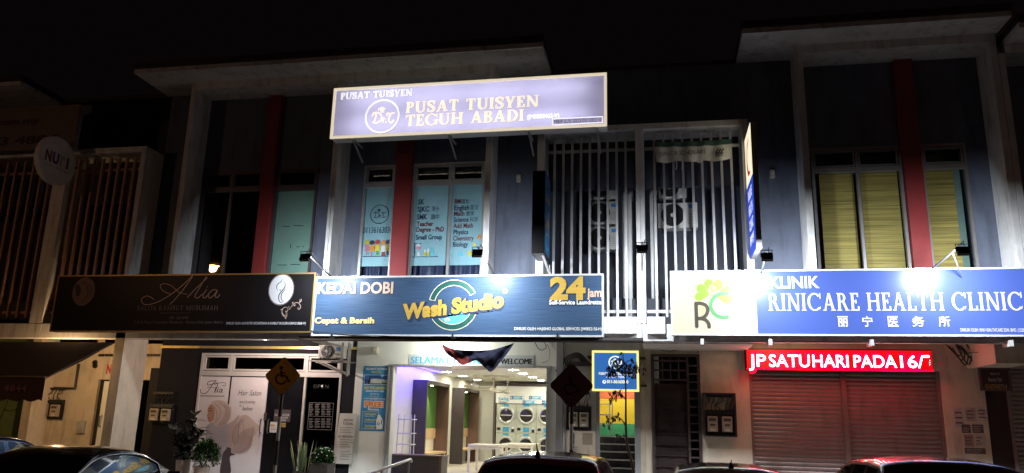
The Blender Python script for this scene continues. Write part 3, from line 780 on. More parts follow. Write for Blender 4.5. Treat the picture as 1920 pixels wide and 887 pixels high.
for i in range(3): gb(gx0 + .06 + (gxm - gx0 - .06) * (i + 1) / 4, gx0 + .085 + (gxm - gx0 - .06) * (i + 1) / 4, gz - .56, gz - .06, .005)
m.build('grille_gate', GRL, hD)
m = MB(); dz = gz - .62
m.box(gx0 + .07, gxm - .01, YG + .05, YG + .09, WZ, dz)
for (a, b, c, e) in ((.1, .9, .84, .97), (.08, .45, .45, .8), (.55, .92, .45, .8), (.08, .45, .05, .4), (.55, .92, .05, .4)):
    w_ = gxm - gx0 - .08
    m.box(gx0 + .07 + w_ * a, gx0 + .07 + w_ * b, YG + .035, YG + .05, WZ + (dz - WZ) * c, WZ + (dz - WZ) * e)
zz = WZ + .15
while zz < dz: m.box(gx0 + .07, gxm - .01, YG + .0, YG + .02, zz, zz + .02); zz += .22
m.build('door', M('dark_timber_door', (.035, .022, .02), .45, var=.3), hD)
# roller shutter: ribbed sheet in two leaves with a post between
SHUT = M('roller_shutter_paint', (.25, .20, .19), .4, .3, var=.12, scale=3, stain=.4)
xm_ = at(1588, 790, YG).x
def rib(x0, x1, z0, z1, y, pitch=.085):
    m = MB(); n = int((z1 - z0) / pitch)
    prof = [(0, 0), (.10, -.012), (.35, -.022), (.65, -.022), (.9, -.012), (.92, .004), (1, .004)]
    P = [(y + b, z0 + (i + a) * (z1 - z0) / n) for i in range(n) for a, b in prof]
    vs = [(x0, p[0], p[1]) for p in P] + [(x1, p[0], p[1]) for p in P]; N = len(P)
    m.add(vs, [(i, N + i, N + i + 1, i + 1) for i in range(N - 1)])
    return m
for (a, b) in ((sx0 + .06, xm_ - .05), (xm_ + .05, sx1 - .06)): rib(a, b, WZ, shz + .05, YG + .13).build('roller_shutter', SHUT, hD)
m = MB(); m.box(xm_ - .05, xm_ + .05, YG + .06, YG + .16, WZ, shz); m.box(sx0, sx0 + .06, YG + .05, YG + .16, WZ, shz); m.box(sx1 - .06, sx1, YG + .05, YG + .16, WZ, shz); m.build('shutter_post', SHUT, hD)
B(sx0 - .05, sx1 + .05, YG + .21, YG + .3, WZ, ZC).build('dark_interior', DARKROOM, hD)
B(PX[3] + .002, at(1402, 650, 1.6).x, .56, 1.99, 3.40, 3.597).build('ceiling_drop', OFFWHITE, hD)
bx0 = at(1812, 692, YG).x
B(bx0, PX[4] - .003, .56, 1.995, at(1812, 692, YG).z, 3.597).build('party_beam', CREAM, hD)
# ---- unit E front
dx0, dx1 = rx1 + .003, at(1899, 800, YG).x
B(dx0, dx1, YG + .05, YG + .1, WZ, 3.1).build('door', M('dark_brown_door', (.03, .018, .018), .5, var=.2), hE)
B(dx0, PX[5], YG, YG + .15, 3.1, ZC).build('front_wall', CREAM, hE)
rib(dx1, PX[5] - .3, WZ, 3.1, YG + .05).build('roller_shutter', SHUT, hE)
B(dx1 - .03, dx1 + .03, YG, YG + .1, WZ, 3.1).build('shutter_post', SHUT, hE)
# ---- unit B stair passage and unit A front (far left)
bx0_, bx1_ = at(64, 760, YG).x, at(178, 760, 2.3).x
zv = at(200, 668, 2.3).z
wm = MB(); wm.box(at(76, 760, 2.3).x, bx1_, 2.3, 2.395, WZ, 3.597)
wm.box(bx1_, xa, 2.3, 2.395, at(230, 712, 2.3).z, 3.597); wm.build('passage_wall', CREAM, hB)
m = MB()
for a, b in ((186, 196), (198, 205), (206.5, 212), (274, 286), (288, 294), (295.5, 300)):
    u0, u1, v0, v1 = rc(a, 664, b, 668.5, 2.3); m.box(u0, u1, 2.27, 2.299, v0, v1)
m.build('vent_slot', BLACK, hB)
B(-11.86, -11.62, .3, 1.12, WZ, ZC).build('column', CREAM, hB, bevel=.006)
B(at(270, 800, 2.3).x, xa + .1, 2.28, 2.298, WZ, at(285, 690, 2.3).z).build('dark_doorway', DARKROOM, hB)
u0, u1, v0, v1 = rc(176, 715, 203, 887, 2.3)
B(bx1_, at(240, 800, 2.3).x, 2.38, 2.395, WZ, at(230, 712, 2.3).z).build('dark_doorway', DARKROOM, hB)
lw = B(at(186, 800, 2.25).x, at(203, 800, 2.25).x, 2.2, 2.24, WZ, at(195, 715, 2.25).z).build('door', M('white_door_leaf', (.75, .78, .68), .4, var=.03), hB, 'white door leaf standing ajar')
hm = MB(); hz = at(190, 790, 2.2); hm.tube([(hz.x, 2.19, hz.z + .13), (hz.x, 2.13, hz.z + .12), (hz.x, 2.13, hz.z - .12), (hz.x, 2.19, hz.z - .13)], .012); hm.build('handle', BLACK, lw)
B(at(62, 760, 1.75).x, at(77, 760, 2.28).x, 1.7, 2.29, WZ, ZC).build('column', CREAM, hA, bevel=.006)
m = MB(); q = at(142, 710, 2.28)
m.tube([(at(140, 710, 2.2).x, 2.26, at(142, 682, 2.2).z), (at(140, 710, 2.2).x, 2.26, at(139, 728, 2.2).z), (at(98, 728, 2.2).x, 2.26, at(118, 728, 2.2).z)], .035)
m.build('trunking', BLACK, hB)
u0, u1, v0, v1 = rc(147, 789, 161, 812, 2.3)
m = MB(); m.box(u0, u1, 2.24, 2.299, v0, v1); m.box(u0 + .03, u1 - .03, 2.22, 2.24, v0 + .08, v1 - .05); m.build('switch_box', M('grey_box', (.4, .4, .38), .4), hB)
m = MB()
for y in (680, 686): q = at(179, y, 2.3); m.lathe((q.x, 2.3, q.z), [(.0, -.04), (.06, -.04), (.065, 0)], 14, (0, 1, 0))
m.build('wall_plug', BLACK, hB)
PT2 = {'red': M('ink_red', (.5, .05, .05)), 'ink': PT['ink'], 'wht': PT['wht']}
d = Dec(FY(2.3), PT2, .003); d.text('N', 200, 684, 209, 700, 'red', .05); d.build('red_letter', hB)
GREENW = M('green_wall_paint', (.17, .24, .08), .7, var=.15, scale=2, bump=.1, stain=.5)
B(PX[0], at(63, 760, YG).x - .01, YG + .05, YG + .2, WZ, ZC).build('front_wall', GREENW, hA)
d = Dec(FY(YG + .05), {'ink': M('green_stain', (.05, .06, .03))}, .004)
d.stroke([(20, 735), (10, 765), (0, 785)], 2, 'ink'); d.stroke([(8, 768), (20, 771), (33, 766)], 1.5, 'ink'); d.build('wall_crack', hA)

# ================================================================== laundry room
FZ, CZ = 0.45, 3.30
LX0, LX1, LY1 = -6.98, -1.9, 13.85
m = MB(); m.box(LX0, LX1, YG + .2, LY1, FZ - .04, FZ); m.build('shop_floor', TREAD, hC)
m = MB(); m.box(LX0, LX1, YG + .2, LY1, CZ, CZ + .06); m.box(LX0, LX1, YG + .2, YG + .22, oz, CZ); m.build('shop_ceiling', SHOPWHITE, hC)
for (a, b, c, e) in ((LX0 - .005, LX0, YG + .2, LY1), (LX1, LX1 + .1, YG + .2, LY1), (LX0, LX1, LY1, LY1 + .1)):
    B(a, b, c, e, FZ - .04, CZ + .06).build('shop_wall', M('shop_wall_cream', (.78, .77, .66), .6, var=.03), hC)
# downlights: rows along the ceiling
LAMP = EM('downlight_glow', (1.0, .95, .76), 125)
for (x, y) in ((-6.45, 8.3), (-6.45, 10.3), (-6.45, 12.4), (-4.13, 5.2), (-4.13, 7.0), (-4.13, 8.6), (-4.13, 10.4), (-4.13, 12.2), (-2.9, 5.5), (-2.9, 8.5)):
    t = thing('ceiling_light', 'round white downlight glowing on the laundry ceiling', 'ceiling light', (x, y, CZ), 'downlights on the laundry ceiling')
    MB().lathe((x, y, CZ), [(.14, -.001), (.16, -.012), (.16, 0)], 20).build('rim', SHOPWHITE, t)
    MB().lathe((x, y, CZ), [(0, -.006), (.138, -.006)], 20).build('diffuser', LAMP, t)
# waiting nooks
DKP = M('dark_laminate', (.055, .042, .042), .35, var=.15); BRN = M('brown_laminate', (.12, .065, .05), .4, var=.2, scale=3, stretch=(1, 1, .2))
TURF = M('green_turf_panel', (.07, .17, .025), .9, var=.35, scale=30, bump=.5); OAK = M('pale_wood', (.6, .42, .22), .4, var=.15, scale=4, stretch=(1, 6, 6))
def nook(y0, y1, h, label):
    t = thing('booth', label, 'seating booth', (LX0 + .2, (y0 + y1) / 2, FZ), 'waiting booths along the laundry wall')
    x0, x1 = LX0 + .002, LX0 + .43
    B(x0, x1, y0, y0 + .08, FZ, h).build('side_panel', DKP, t); B(x0, x1, y1 - .08, y1, FZ, h).build('side_panel', BRN, t)
    B(x0, x1, y0 + .08, y1 - .08, h - .1, h).build('canopy', DKP, t)
    B(x0, x0 + .03, y0 + .08, y1 - .08, FZ + 1.15, h - .1).build('back_panel', TURF, t)
    B(x0, x0 + .05, y0 + .08, y1 - .08, FZ + .85, FZ + 1.15).build('back_rail', OAK, t)
    m = MB(); m.box(x0, x1 - .01, y0 + .08, y1 - .08, FZ + .42, FZ + .48); m.box(x1 - .06, x1 - .03, y0 + .12, y0 + .16, FZ, FZ + .42); m.box(x1 - .06, x1 - .03, y1 - .16, y1 - .12, FZ, FZ + .42)
    m.build('bench_seat', OAK, t)
    l = bpy.data.lights.new('booth_lamp', 'SPOT'); l.energy = 130; l.spot_size = 1.6; l.spot_blend = .6; l.color = (1, .93, .7); l.shadow_soft_size = .04
    o = bpy.data.objects.new('booth_lamp', l); COL.objects.link(o); o.parent = t; o.location = (.0, 0, h - FZ - .13)
    MB().lathe((LX0 + .2, (y0 + y1) / 2, h - .1), [(0, -.006), (.05, -.006), (.05, 0)], 14).build('lamp', EM('booth_lamp_glow', (1, .95, .8), 30), t)
nook(6.65, 9.1, at(778, 712, 6.65).z, 'dark booth with green turf back, nearer the laundry entrance')
nook(11.0, 13.3, at(850, 727, 11.0).z, 'dark booth with green turf back, deeper in the laundry')
# blue strip lamp on top of the first booth
zt1 = at(778, 712, 6.65).z
strip = tag(B(LX0 + .28, LX0 + .31, 2.6, 8.6, CZ - .03, CZ - .002).build('strip_lamp', EM('blue_strip', (.10, .07, 1.0), 9)), 'blue strip lamp along the laundry ceiling beside the left wall', 'strip lamp')
l = bpy.data.lights.new('strip_light', 'AREA'); l.shape = 'RECTANGLE'; l.size = .05; l.size_y = 5.8; l.energy = 105; l.color = (.10, .07, 1)
o = bpy.data.objects.new('strip_light', l); COL.objects.link(o); o.parent = strip; o.location = (LX0 + .29, 5.6, CZ - .04); o.rotation_euler = (0, math.radians(52), 0)
# dryers, stacked in pairs
DRY = M('dryer_grey_enamel', (.50, .53, .45), .35, var=.05); DRYB = M('dryer_blue', (.06, .35, .60), .4, var=.03); RIMC = M('dryer_rim', (.62, .64, .60), .25, .3, var=.05)
DGLS = M('dryer_door_glass', (.03, .028, .025), .08, var=.3, scale=8); LBL = M('dryer_label_white', (.8, .8, .8), .5, var=0)
dy0 = 13.1; dw = .735
dzt = at(970, 757, dy0).z; dh = (dzt - FZ) / 2
dxs = [at(930, 790, dy0).x + i * dw for i in range(5)]
def dryer(x, zb, label):
    t = thing('dryer', label, 'tumble dryer', (x + dw / 2, dy0 + .4, zb), 'tumble dryers stacked in pairs')
    B(x + .004, x + dw - .004, dy0, dy0 + .9, zb + .003, zb + dh - .003).build('body', DRY, t, bevel=.01)
    cx, cz = x + dw / 2, zb + dh * .6
    d = MB().lathe((cx, dy0, cz), [(.315, 0), (.315, -.03), (.285, -.05), (.235, -.045), (.225, -.02)], 30, (0, 1, 0)).build('door', RIMC, t, smooth=True)
    MB().lathe((cx, dy0, cz), [(.226, -.021), (.12, -.032), (0, -.036)], 30, (0, 1, 0)).build('glass', DGLS, d, smooth=True)
    B(cx - .2, cx + .2, dy0 - .045, dy0 - .037, cz - .012, cz + .012).build('crossbar', LBL, d)
    B(cx + .31, cx + .345, dy0 - .05, dy0 - .002, cz - .12, cz + .12).build('handle', ALU, d)
    m = MB(); m.box(cx - .11, cx + .11, dy0 - .006, dy0 - .001, zb + dh * .04, zb + dh * .2); m.box(cx - .1, cx + .1, dy0 - .006, dy0 - .001, zb + dh * .9, zb + dh * .985); m.build('blue_panel', DRYB, t)
    m = MB(); m.box(cx - .32, cx - .2, dy0 - .008, dy0 - .001, zb + dh * .09, zb + dh * .18); m.box(cx + .2, cx + .3, dy0 - .008, dy0 - .001, zb + dh * .03, zb + dh * .13); m.build('control_panel', BLACK, t)
    B(cx + .22, cx + .29, dy0 - .01, dy0 - .0085, zb + dh * .15, zb + dh * .2).build('label', LBL, t)
for i, x in enumerate(dxs):
    for j in range(2): dryer(x, FZ + j * dh, ('grey tumble dryer, lower row, ' if j == 0 else 'grey tumble dryer, upper row, ') + ('leftmost of the bank', 'second from the left of the bank', 'third from the left of the bank', 'fourth from the left of the bank', 'rightmost of the bank')[i])
m = MB(); m.box(dxs[0] - .1, dxs[0] - .02, dy0 - .05, LY1, FZ, CZ - .15); m.box(dxs[0] - .1, LX1, dy0 - .06, dy0 - .03, CZ - .18, CZ - .1); m.build('dryer_surround', M('dark_surround', (.08, .06, .05), .5), hC)
hd = thing('header_board', 'white and blue drying header board above the dryer bank', 'signboard', (dxs[0] + 1.5, dy0, dzt))
hz1 = CZ - .18
B(dxs[0] - .02, LX1 - .02, dy0 - .04, dy0, dzt + .01, hz1).build('board', LBL, hd)
HT = {'blue': M('board_blue', (.05, .38, .65), .5, var=0), 'grey': M('board_grey', (.15, .15, .16), .5, var=0), 'wht': LBL, 'navy': M('board_navy', (.03, .06, .2), .5, var=0)}
d = Dec(FY(dy0 - .04), HT)
d.text('Kering', 935, 745, 954, 750.5, 'blue', .03); d.text('Drying', 935, 751.5, 951, 756, 'grey', .02)
for (x0, y0, x1, y1, n) in ((957, 742.5, 983, 749, '1'), (980, 751, 1006, 758, '2'), (992, 742.5, 1018, 749, '3'), (1016, 751, 1034, 758, '4')):
    d.rect(x0 + 3, y0, x1, y1, 'blue'); d.rect(x0, y0, x0 + 4, y1, 'navy'); d.text(n, x0 + 1, y0 + 1.5, x0 + 3, y1 - 1.5, 'wht', .02); d.rect(x0 + 6, y0 + 1.5, x1 - 6, y0 + 2.6, 'wht'); d.rect(x0 + 6, y0 + 3.6, x1 - 9, y0 + 4.6, 'wht'); d.ell(x1 - 2, (y0 + y1) / 2, 2.4, 2.6, 'wht')
d.build('lettering', hd)
# folding tables
TW = M('white_table', (.78, .74, .62), .35, var=.04)
def table(x0, x1, y0, y1, label, zt=1.21):
    t = thing('table', label, 'table', ((x0 + x1) / 2, (y0 + y1) / 2, FZ), 'white folding tables in the laundry')
    B(x0, x1, y0, y1, zt - .05, zt).build('table_top', TW, t, bevel=.006)
    for (x, y) in ((x0 + .03, y0 + .03), (x1 - .03, y0 + .03), (x0 + .03, y1 - .03), (x1 - .03, y1 - .03)): B(x - .03, x + .03, y - .03, y + .03, FZ, zt - .05).build('leg', TW, t)
    B(x0 + .06, x1 - .06, y0 + .03, y0 + .06, zt - .12, zt - .05).build('apron', TW, t)
q0 = at(877, 835, 7.0).x; q1 = at(938, 835, 7.0).x
table(q0, q1, 7.0, 8.1, 'white laundry table nearer the entrance')
table(at(940, 827, 8.8).x, at(999, 827, 8.8).x, 8.8, 10.4, 'white laundry table behind the first one, before the dryers')
# ceiling fans
FANW = M('fan_white', (.66, .64, .55), .4, var=.04)
def fan(x, y, z, rot, label):
    t = thing('ceiling_fan', label, 'ceiling fan', (x, y, CZ), 'white ceiling fans in the laundry')
    MB().lathe((x, y, CZ), [(.0, 0), (.07, -.001), (.05, -.09), (.016, -.1), (.016, z - CZ + .1), (.016, z - CZ)], 16).build('rod', FANW, t, smooth=True)
    MB().lathe((x, y, z), [(0, .08), (.06, .08), (.13, .03), (.14, -.02), (.09, -.06), (0, -.08)], 20).build('motor', FANW, t, smooth=True)
    for k in range(3):
        an = rot + k * 2.094; c, s_ = math.cos(an), math.sin(an); n = Vector((-s_, c, 0)); m = MB()
        q = [Vector((x + c * r, y + s_ * r, z - .01)) for r in (.12, .25, .62)]
        vs = []
        for p, w, tl in zip(q, (.03, .07, .075), (0, .02, .02)):
            for dz in (.004, -.004): vs += [p + n * w + Vector((0, 0, dz + tl)), p - n * w + Vector((0, 0, dz - tl))]
        m.add(vs, [(0, 1, 5, 4), (4, 5, 9, 8), (2, 6, 7, 3), (6, 10, 11, 7), (0, 4, 6, 2), (4, 8, 10, 6), (1, 3, 7, 5), (5, 7, 11, 9), (8, 9, 11, 10), (0, 2, 3, 1)])
        m.build('blade', FANW, t)
for (px, py, z, rot, lab) in ((890, 724, 2.95, .2, 'white ceiling fan nearest the laundry entrance'), (925, 731, 2.9, 1.0, 'second white ceiling fan from the laundry entrance'), (951, 735, 2.88, .4, 'third white ceiling fan, behind the second one'), (973, 741, 2.85, .9, 'white ceiling fan deepest in the laundry, before the dryers')):
    p = atZ(px, py, z); fan(p.x, p.y, z, rot, lab)
# shelf rack, counter, wall frame, ceiling unit
yk = 4.2
a, b, c, e = rc(744, 777, 772, 853, yk)
t = thing('shelf_rack', 'white metal shelf rack beside the laundry entrance', 'rack', ((a + b) / 2, yk, FZ))
for (x, y) in ((a, yk), (b, yk), (a + .03, yk + .35), (b - .03, yk + .35)): MB().tube([(x, y, FZ), (x + (.03 if x < a + .1 else -.03), y, e)], .014).build('post', LBL, t)
for zq in (e - .12, (c + e) / 2 + .03, c + .25): B(a, b, yk - .02, yk + .37, zq - .012, zq + .012).build('shelf', LBL, t)
yc = 2.6
a, b, c, e = rc(727, 853, 828, 890, yc)
t = thing('counter', 'low dark counter with a wood top just inside the laundry', 'counter', ((a + b) / 2, yc, FZ))
B(a, b, yc, yc + .5, FZ, e - .03).build('body', DKP, t); B(a - .02, b + .02, yc - .02, yc + .52, e - .03, e).build('top', M('walnut_top', (.16, .09, .06), .35, var=.2), t); B(b - .06, b, yc - .012, yc - .001, FZ, e - .04).build('end_trim', BRN, t)
qf = atX(834, 766, LX0 + .02)
t = thing('wall_frame', 'small framed notice on the laundry wall between the booths', 'notice', (LX0, 10.0, 2.0))
B(LX0 + .002, LX0 + .03, 9.65, 10.5, 1.55, 2.62).build('frame', BLACK, t); 
for i, cc in enumerate(((.1, .3, .15), (.6, .5, .1), (.6, .2, .1), (.7, .65, .5))): B(LX0 + .03, LX0 + .034, 9.7, 10.45, 1.6 + .25 * i, 1.83 + .25 * i).build('print', M('notice_%d' % i, cc, .5, var=.2, scale=20), t)
u = atZ(935, 708, CZ - .05)
tag(B(u.x - .45, u.x + .45, u.y - .35, u.y + .35, CZ - .05, CZ - .002).build('ceiling_cassette', M('cassette_cream', (.68, .64, .5), .4)), 'flat square air conditioning cassette on the laundry ceiling', 'air conditioner')
q = at(880, 691, YG - .1)
tag(B(q.x - .38, q.x + .38, YG - .16, YG - .062, oz - .06, oz + .02).build('door_sensor', M('bronze_box', (.12, .09, .07), .4)), 'brown door sensor box over the laundry entrance', 'sensor')

# ================================================================== signboards
def signbox(name, label, px, Y, depth, face, frame, fw=.04, proud=.012, cat='signboard', casing=None):
    a, b, c, e = rc(*px, Y)
    t = thing(name, label, cat, ((a + b) / 2, Y, c))
    cs = B(a + .005, b - .005, Y + .012, Y + depth, c + .005, e - .005).build('casing', casing or M('sign_casing', (.25, .25, .26), .5), t)
    fc = B(a + fw, b - fw, Y, Y + .010, c + fw, e - fw).build('face', face, t)
    m = MB(); y0, y1 = Y - proud, Y + .03
    m.box(a, a + fw, y0, y1, c, e); m.box(b - fw, b, y0, y1, c, e); m.box(a + fw, b - fw, y0, y1, e - fw, e); m.box(a + fw, b - fw, y0, y1, c, c + fw)
    m.build('frame', frame, t)
    return t, FY(Y), (a, b, c, e)
def streaky(name, c1, c2, rough, coat=0.0, emis=0.0):
    m = M(name, c1, rough, var=.25, scale=1.2, stretch=(.35, 1, 5), coat=coat, spec=.14)
    nt = m.node_tree; b = nt.nodes['Principled BSDF']; src = b.inputs['Base Color'].links[0].from_socket
    n = nt.nodes.new('ShaderNodeTexNoise'); n.inputs['Scale'].default_value = 40; n.inputs['Detail'].default_value = 3
    tc = nt.nodes.new('ShaderNodeTexCoord'); mp = nt.nodes.new('ShaderNodeMapping'); mp.inputs['Scale'].default_value = (.05, 1, 3)
    nt.links.new(tc.outputs['Object'], mp.inputs[0]); nt.links.new(mp.outputs[0], n.inputs[0])
    mx = nt.nodes.new('ShaderNodeMix'); mx.data_type = 'RGBA'; nt.links.new(n.outputs[0], mx.inputs[0]); nt.links.new(src, mx.inputs[6]); mx.inputs[7].default_value = (*c2, 1)
    nt.links.new(mx.outputs[2], b.inputs['Base Color'])
    if emis: nt.links.new(mx.outputs[2], b.inputs['Emission Color']); b.inputs['Emission Strength'].default_value = emis
    return m
# laundry sign
t, pl, bb = signbox('signboard', 'navy laundry signboard with gold lettering and a green ring', (588.5, 516, 1131.8, 631), 0, .22, streaky('navy_sign_print', (.006, .022, .062), (.085, .145, .245), .38), M('white_sign_frame', (.75, .76, .78), .4, .2), .035)
GOLD = streaky('gold_foil', (.46, .29, .04), (.60, .40, .10), .45)
LT = {'pale': M('sign_peach', (.62, .45, .34), .5, var=.06), 'wht': M('sign_white', (.82, .82, .80), .5, var=0), 'gold': GOLD, 'shade': M('sign_shadow', (.012, .025, .06), .6, var=0), 'gold2': M('sign_pale_gold', (.78, .58, .22), .5, var=.06),
      'teal': M('sign_teal', (.015, .085, .07), .45, var=.2, scale=20), 'edge': M('sign_ivory', (.75, .72, .55), .5, var=0), 'cyan': M('sign_cyan', (.10, .42, .55), .4, var=.1)}
d = Dec(pl, LT)
d.text('KEDAI DOBI', 597.5, 531.5, 738.8, 551.5, 'shade', .03); d.text('KEDAI DOBI', 596, 530, 737.3, 550, 'pale', .03)
d.text('Cepat & Bersih', 591.3, 596.8, 703, 607.3, 'shade', .06); d.text('Cepat & Bersih', 590, 595.8, 702, 606, 'gold2', .045)
cx, cy = 850, 572
for (a, b) in ((29, 167), (210, 347)):
    d.ring(cx, cy, 46.6, 47.6, .128, 'edge', a - 1.2, b + 1.2); d.ring(cx, cy, 45.3, 46.3, .10, 'teal', a, b)
wv = [(823 + i * 2.0, 594 - i * .42 + (1.6 if i % 4 < 2 else -1.2)) for i in range(29)]
lo = [(cx + 34.5 * math.cos(math.radians(q)), cy + 35.5 * math.sin(math.radians(q))) for q in range(20, 150, 8)]
d.poly(wv + lo, 'cyan'); d.ell(836, 600, 2.6, 2.8, 'edge'); d.ell(842, 599, 2.2, 2.4, 'edge'); d.ell(838, 595.5, 1.4, 1.5, 'edge')
for dx, dy, mm, bo in ((2.0, 2.6, 'shade', .10), (1.0, 1.3, 'shade', .085), (0, 0, 'gold', .055)):
    d.text('Wash', 755 + dx, 567.5 + dy, 838 + dx, 593.5 + dy, mm, bo, .0, rot=.11); d.text('Studio', 847 + dx, 555 + dy, 945 + dx, 581 + dy, mm, bo, .0, rot=.13)
d.ring(947, 546, 4.6, 4.6, .009, 'wht', n=24); d.text('R', 945, 543.3, 949, 548.7, 'wht', .01)
d.text('24', 1032.2, 523.5, 1099.2, 561.5, 'shade', .055); d.text('24', 1031, 522, 1098, 560, 'gold', .05)
d.text('jam', 1101, 541, 1128, 556.5, 'pale', .03)
d.text('Self-Service Laundrette', 1030.8, 564, 1128.8, 571.8, 'shade', .035); d.text('Self-Service Laundrette', 1030, 563, 1128, 570.8, 'wht', .03)
d.text('DIMILIKI OLEH: HAJISHIO GLOBAL SERVICES (JM0832135-H)', 964.5, 614, 1128.5, 619.3, 'wht', .015)
d.build('lettering', t)
# salon sign
t, pl, bb = signbox('signboard', 'black salon signboard with a gold frame and script lettering', (101.5, 514, 588, 623), -.02, .2, M('black_sign_print', (.007, .0065, .008), .4, var=.1, scale=2, spec=.22), M('gold_sign_frame', (.42, .29, .10), .4, .7, var=.1), .03)
AT = {'gold': M('salon_rose_gold', (.42, .30, .24), .4, .3, var=.05), 'wht': M('salon_white', (.5, .5, .53), .5, var=0), 'ink': M('salon_ink', (.01, .012, .02), .5, var=0), 'dim': M('salon_dim_print', (.20, .14, .13), .5, var=0), 'med': M('salon_medallion', (.20, .12, .11), .5, var=.15)}
d = Dec(pl, AT)
d.ell(527.5, 543, 22.5, 28, 'wht'); d.ring(527.5, 543, 24, 29.8, .010, 'dim')
c7 = lambda L: [(380 + x / 7.273, 500 + y / 7.273) for x, y in L]
d.stroke(c7([(1090, 165), (1070, 205), (1025, 240), (1010, 285), (1025, 330)]), 1.3, 'ink', 6, True); d.stroke(c7([(1105, 195), (1128, 240), (1115, 290), (1070, 345), (1040, 400), (1045, 465), (1075, 490), (1100, 475)]), 1.8, 'ink', 6, True)
d.stroke(c7([(1130, 290), (1120, 320), (1080, 370), (1072, 430), (1090, 465), (1112, 470)]), 1.5, 'ink', 6, True); d.stroke(c7([(1050, 317), (1060, 325), (1072, 316)]), 1.2, 'ink', 4)
for L in ([(1170, 590), (1200, 565), (1240, 510), (1290, 490), (1330, 520), (1335, 560), (1310, 585), (1298, 565), (1315, 555)], [(1320, 490), (1345, 470), (1345, 440)], [(1325, 490), (1330, 465), (1322, 450)], [(1240, 515), (1250, 535), (1265, 525), (1250, 515)], [(1235, 505), (1225, 490), (1240, 485)],
          [(1170, 590), (1150, 555), (1110, 560), (1085, 595), (1090, 640), (1120, 665), (1150, 655), (1150, 630), (1125, 640)], [(1065, 590), (1095, 585)], [(1160, 590), (1145, 620), (1130, 605)], [(1080, 620), (1090, 655), (1120, 685), (1145, 680), (1155, 660)], [(1120, 680), (1140, 700), (1125, 712)], [(1180, 575), (1195, 580)], [(1175, 560), (1180, 545)]):
    d.stroke(c7(L), 1.25, 'gold', 5, len(L) > 3)
for L, w in (([(290, 562), (277, 555), (266, 561), (271, 571), (292, 568), (320, 553), (345, 533), (362, 517), (348, 538), (330, 560), (319, 571)], 1.3), ([(322, 552), (307, 546), (301, 537), (308, 532), (322, 536), (336, 548), (352, 552)], 1.0), ([(352, 558), (368, 541), (387, 523), (386, 521), (374, 541), (366, 555), (371, 559), (380, 551)], 1.3), ([(388, 543), (381, 554), (384, 559), (392, 552)], 1.3), ([(408, 544), (399, 544), (391, 553), (394, 559), (402, 553), (408, 545), (404, 555), (408, 558), (413, 552)], 1.3)):
    d.stroke(L, w, 'gold', 6)
d.ell(389.5, 538, .9, .9, 'gold', 10)
d.serif('SALON RAMBUT MUSLIMAH', 258, 573.2, 409, 581.7, 'dim', .14, .06, .16, .45)
d.text('018 - 263 6494', 318, 593.5, 354, 598.5, 'dim', 0); d.text('T.3.10, Pusat Kecantikan Muslimah - Mutiara Rini, Johor Bahru', 252, 602, 418, 606.5, 'dim', 0)
d.rect(300, 587, 358, 587.5, 'dim')
d.text('DIMILIKI OLEH: ALIA BUTIK KECANTIKAN & RAMBUT MUSLIMAH(MA0218608-W)', 425, 604, 574, 608.6, 'wht', .01)
d.ell(158, 547, 20.5, 26, 'med'); d.ring(158, 547, 21, 26.6, .02, 'dim')
d.poly([(143, 535), (150, 536), (153, 545), (148, 556), (144, 552)], 'ink', 4); d.stroke([(152, 530), (163, 536), (166, 550), (158, 566)], 1.2, 'ink'); d.stroke([(158, 527), (172, 540), (168, 560)], 1.0, 'ink')
d.build('lettering', t)
# clinic sign
WARM = EM('cream_sign_print', (1, .99, .72), .62, (.16, .16, .13)); BLU = EM('blue_sign_print', (.10, .20, 1.0), .62, (.03, .045, .10))
for q_ in (WARM, BLU): q_.node_tree.nodes['Principled BSDF'].inputs['Roughness'].default_value = .30; q_.node_tree.nodes['Principled BSDF'].inputs['Specular IOR Level'].default_value = .28
t, pl, bb = signbox('signboard', 'blue and cream clinic signboard with a leaf emblem', (1257.5, 504.5, 1941, 630), 0, .2, WARM, M('white_sign_frame', (.75, .76, .78), .4, .2), .03)
bx = at(1418.5, 568, 0).x
B(bx, bb[1] - .03, -.004, -.001, bb[2] + .03, bb[3] - .03).build('blue_face', BLU, t)
CT = {'wht': EM('clinic_white', (1, 1, .97), .85, (.2, .2, .2)), 'brn': EM('emblem_brown', (.075, .05, .035), .5, (.02, .015, .01)), 'grn': EM('emblem_green', (.13, .55, .22), .6, (.03, .1, .04)), 'leaf': EM('emblem_leaf', (.42, .72, .05), .62, (.08, .13, .015)), 'crm': EM('emblem_cream', (1, .88, .48), .7, (.14, .12, .07)), 'glow': EM('emblem_halo', (.92, .93, .45), .66, (.14, .14, .08))}
d = Dec(pl, CT, .006)
c3 = lambda L: [(1230 + x / 5.545, 490 + y / 5.545) for x, y in L]
def heart(cx, cy, an, r, m):
    P = []
    for i in range(40):
        q = i / 40 * 2 * math.pi
        x = 16 * math.sin(q) ** 3 / 16; y = (13 * math.cos(q) - 5 * math.cos(2 * q) - 2 * math.cos(3 * q) - math.cos(4 * q)) / 16
        c, s_ = math.cos(an), math.sin(an)
        P.append((cx + (x * c - y * s_) * r, cy - (x * s_ + y * c) * r))
    d.poly(c3(P), m)
for r, m in ((1.08, 'glow'), (1, 'leaf')): heart(598, 262, -.03, 98 * r, m); heart(478, 330, 1.35, 88 * r, m); heart(712, 352, -1.45, 92 * r, m)
d.poly(c3([(628, 205), (585, 250), (572, 300), (600, 312), (660, 300), (640, 330), (590, 350), (560, 420), (540, 480), (530, 450), (552, 370), (545, 300), (565, 250)]), 'crm', 4); d.ell(*c3([(605, 277)])[0], 4, 4, 'crm')
d.stroke(c3([(452, 505), (480, 500), (510, 512)]), 20, 'glow', 4)
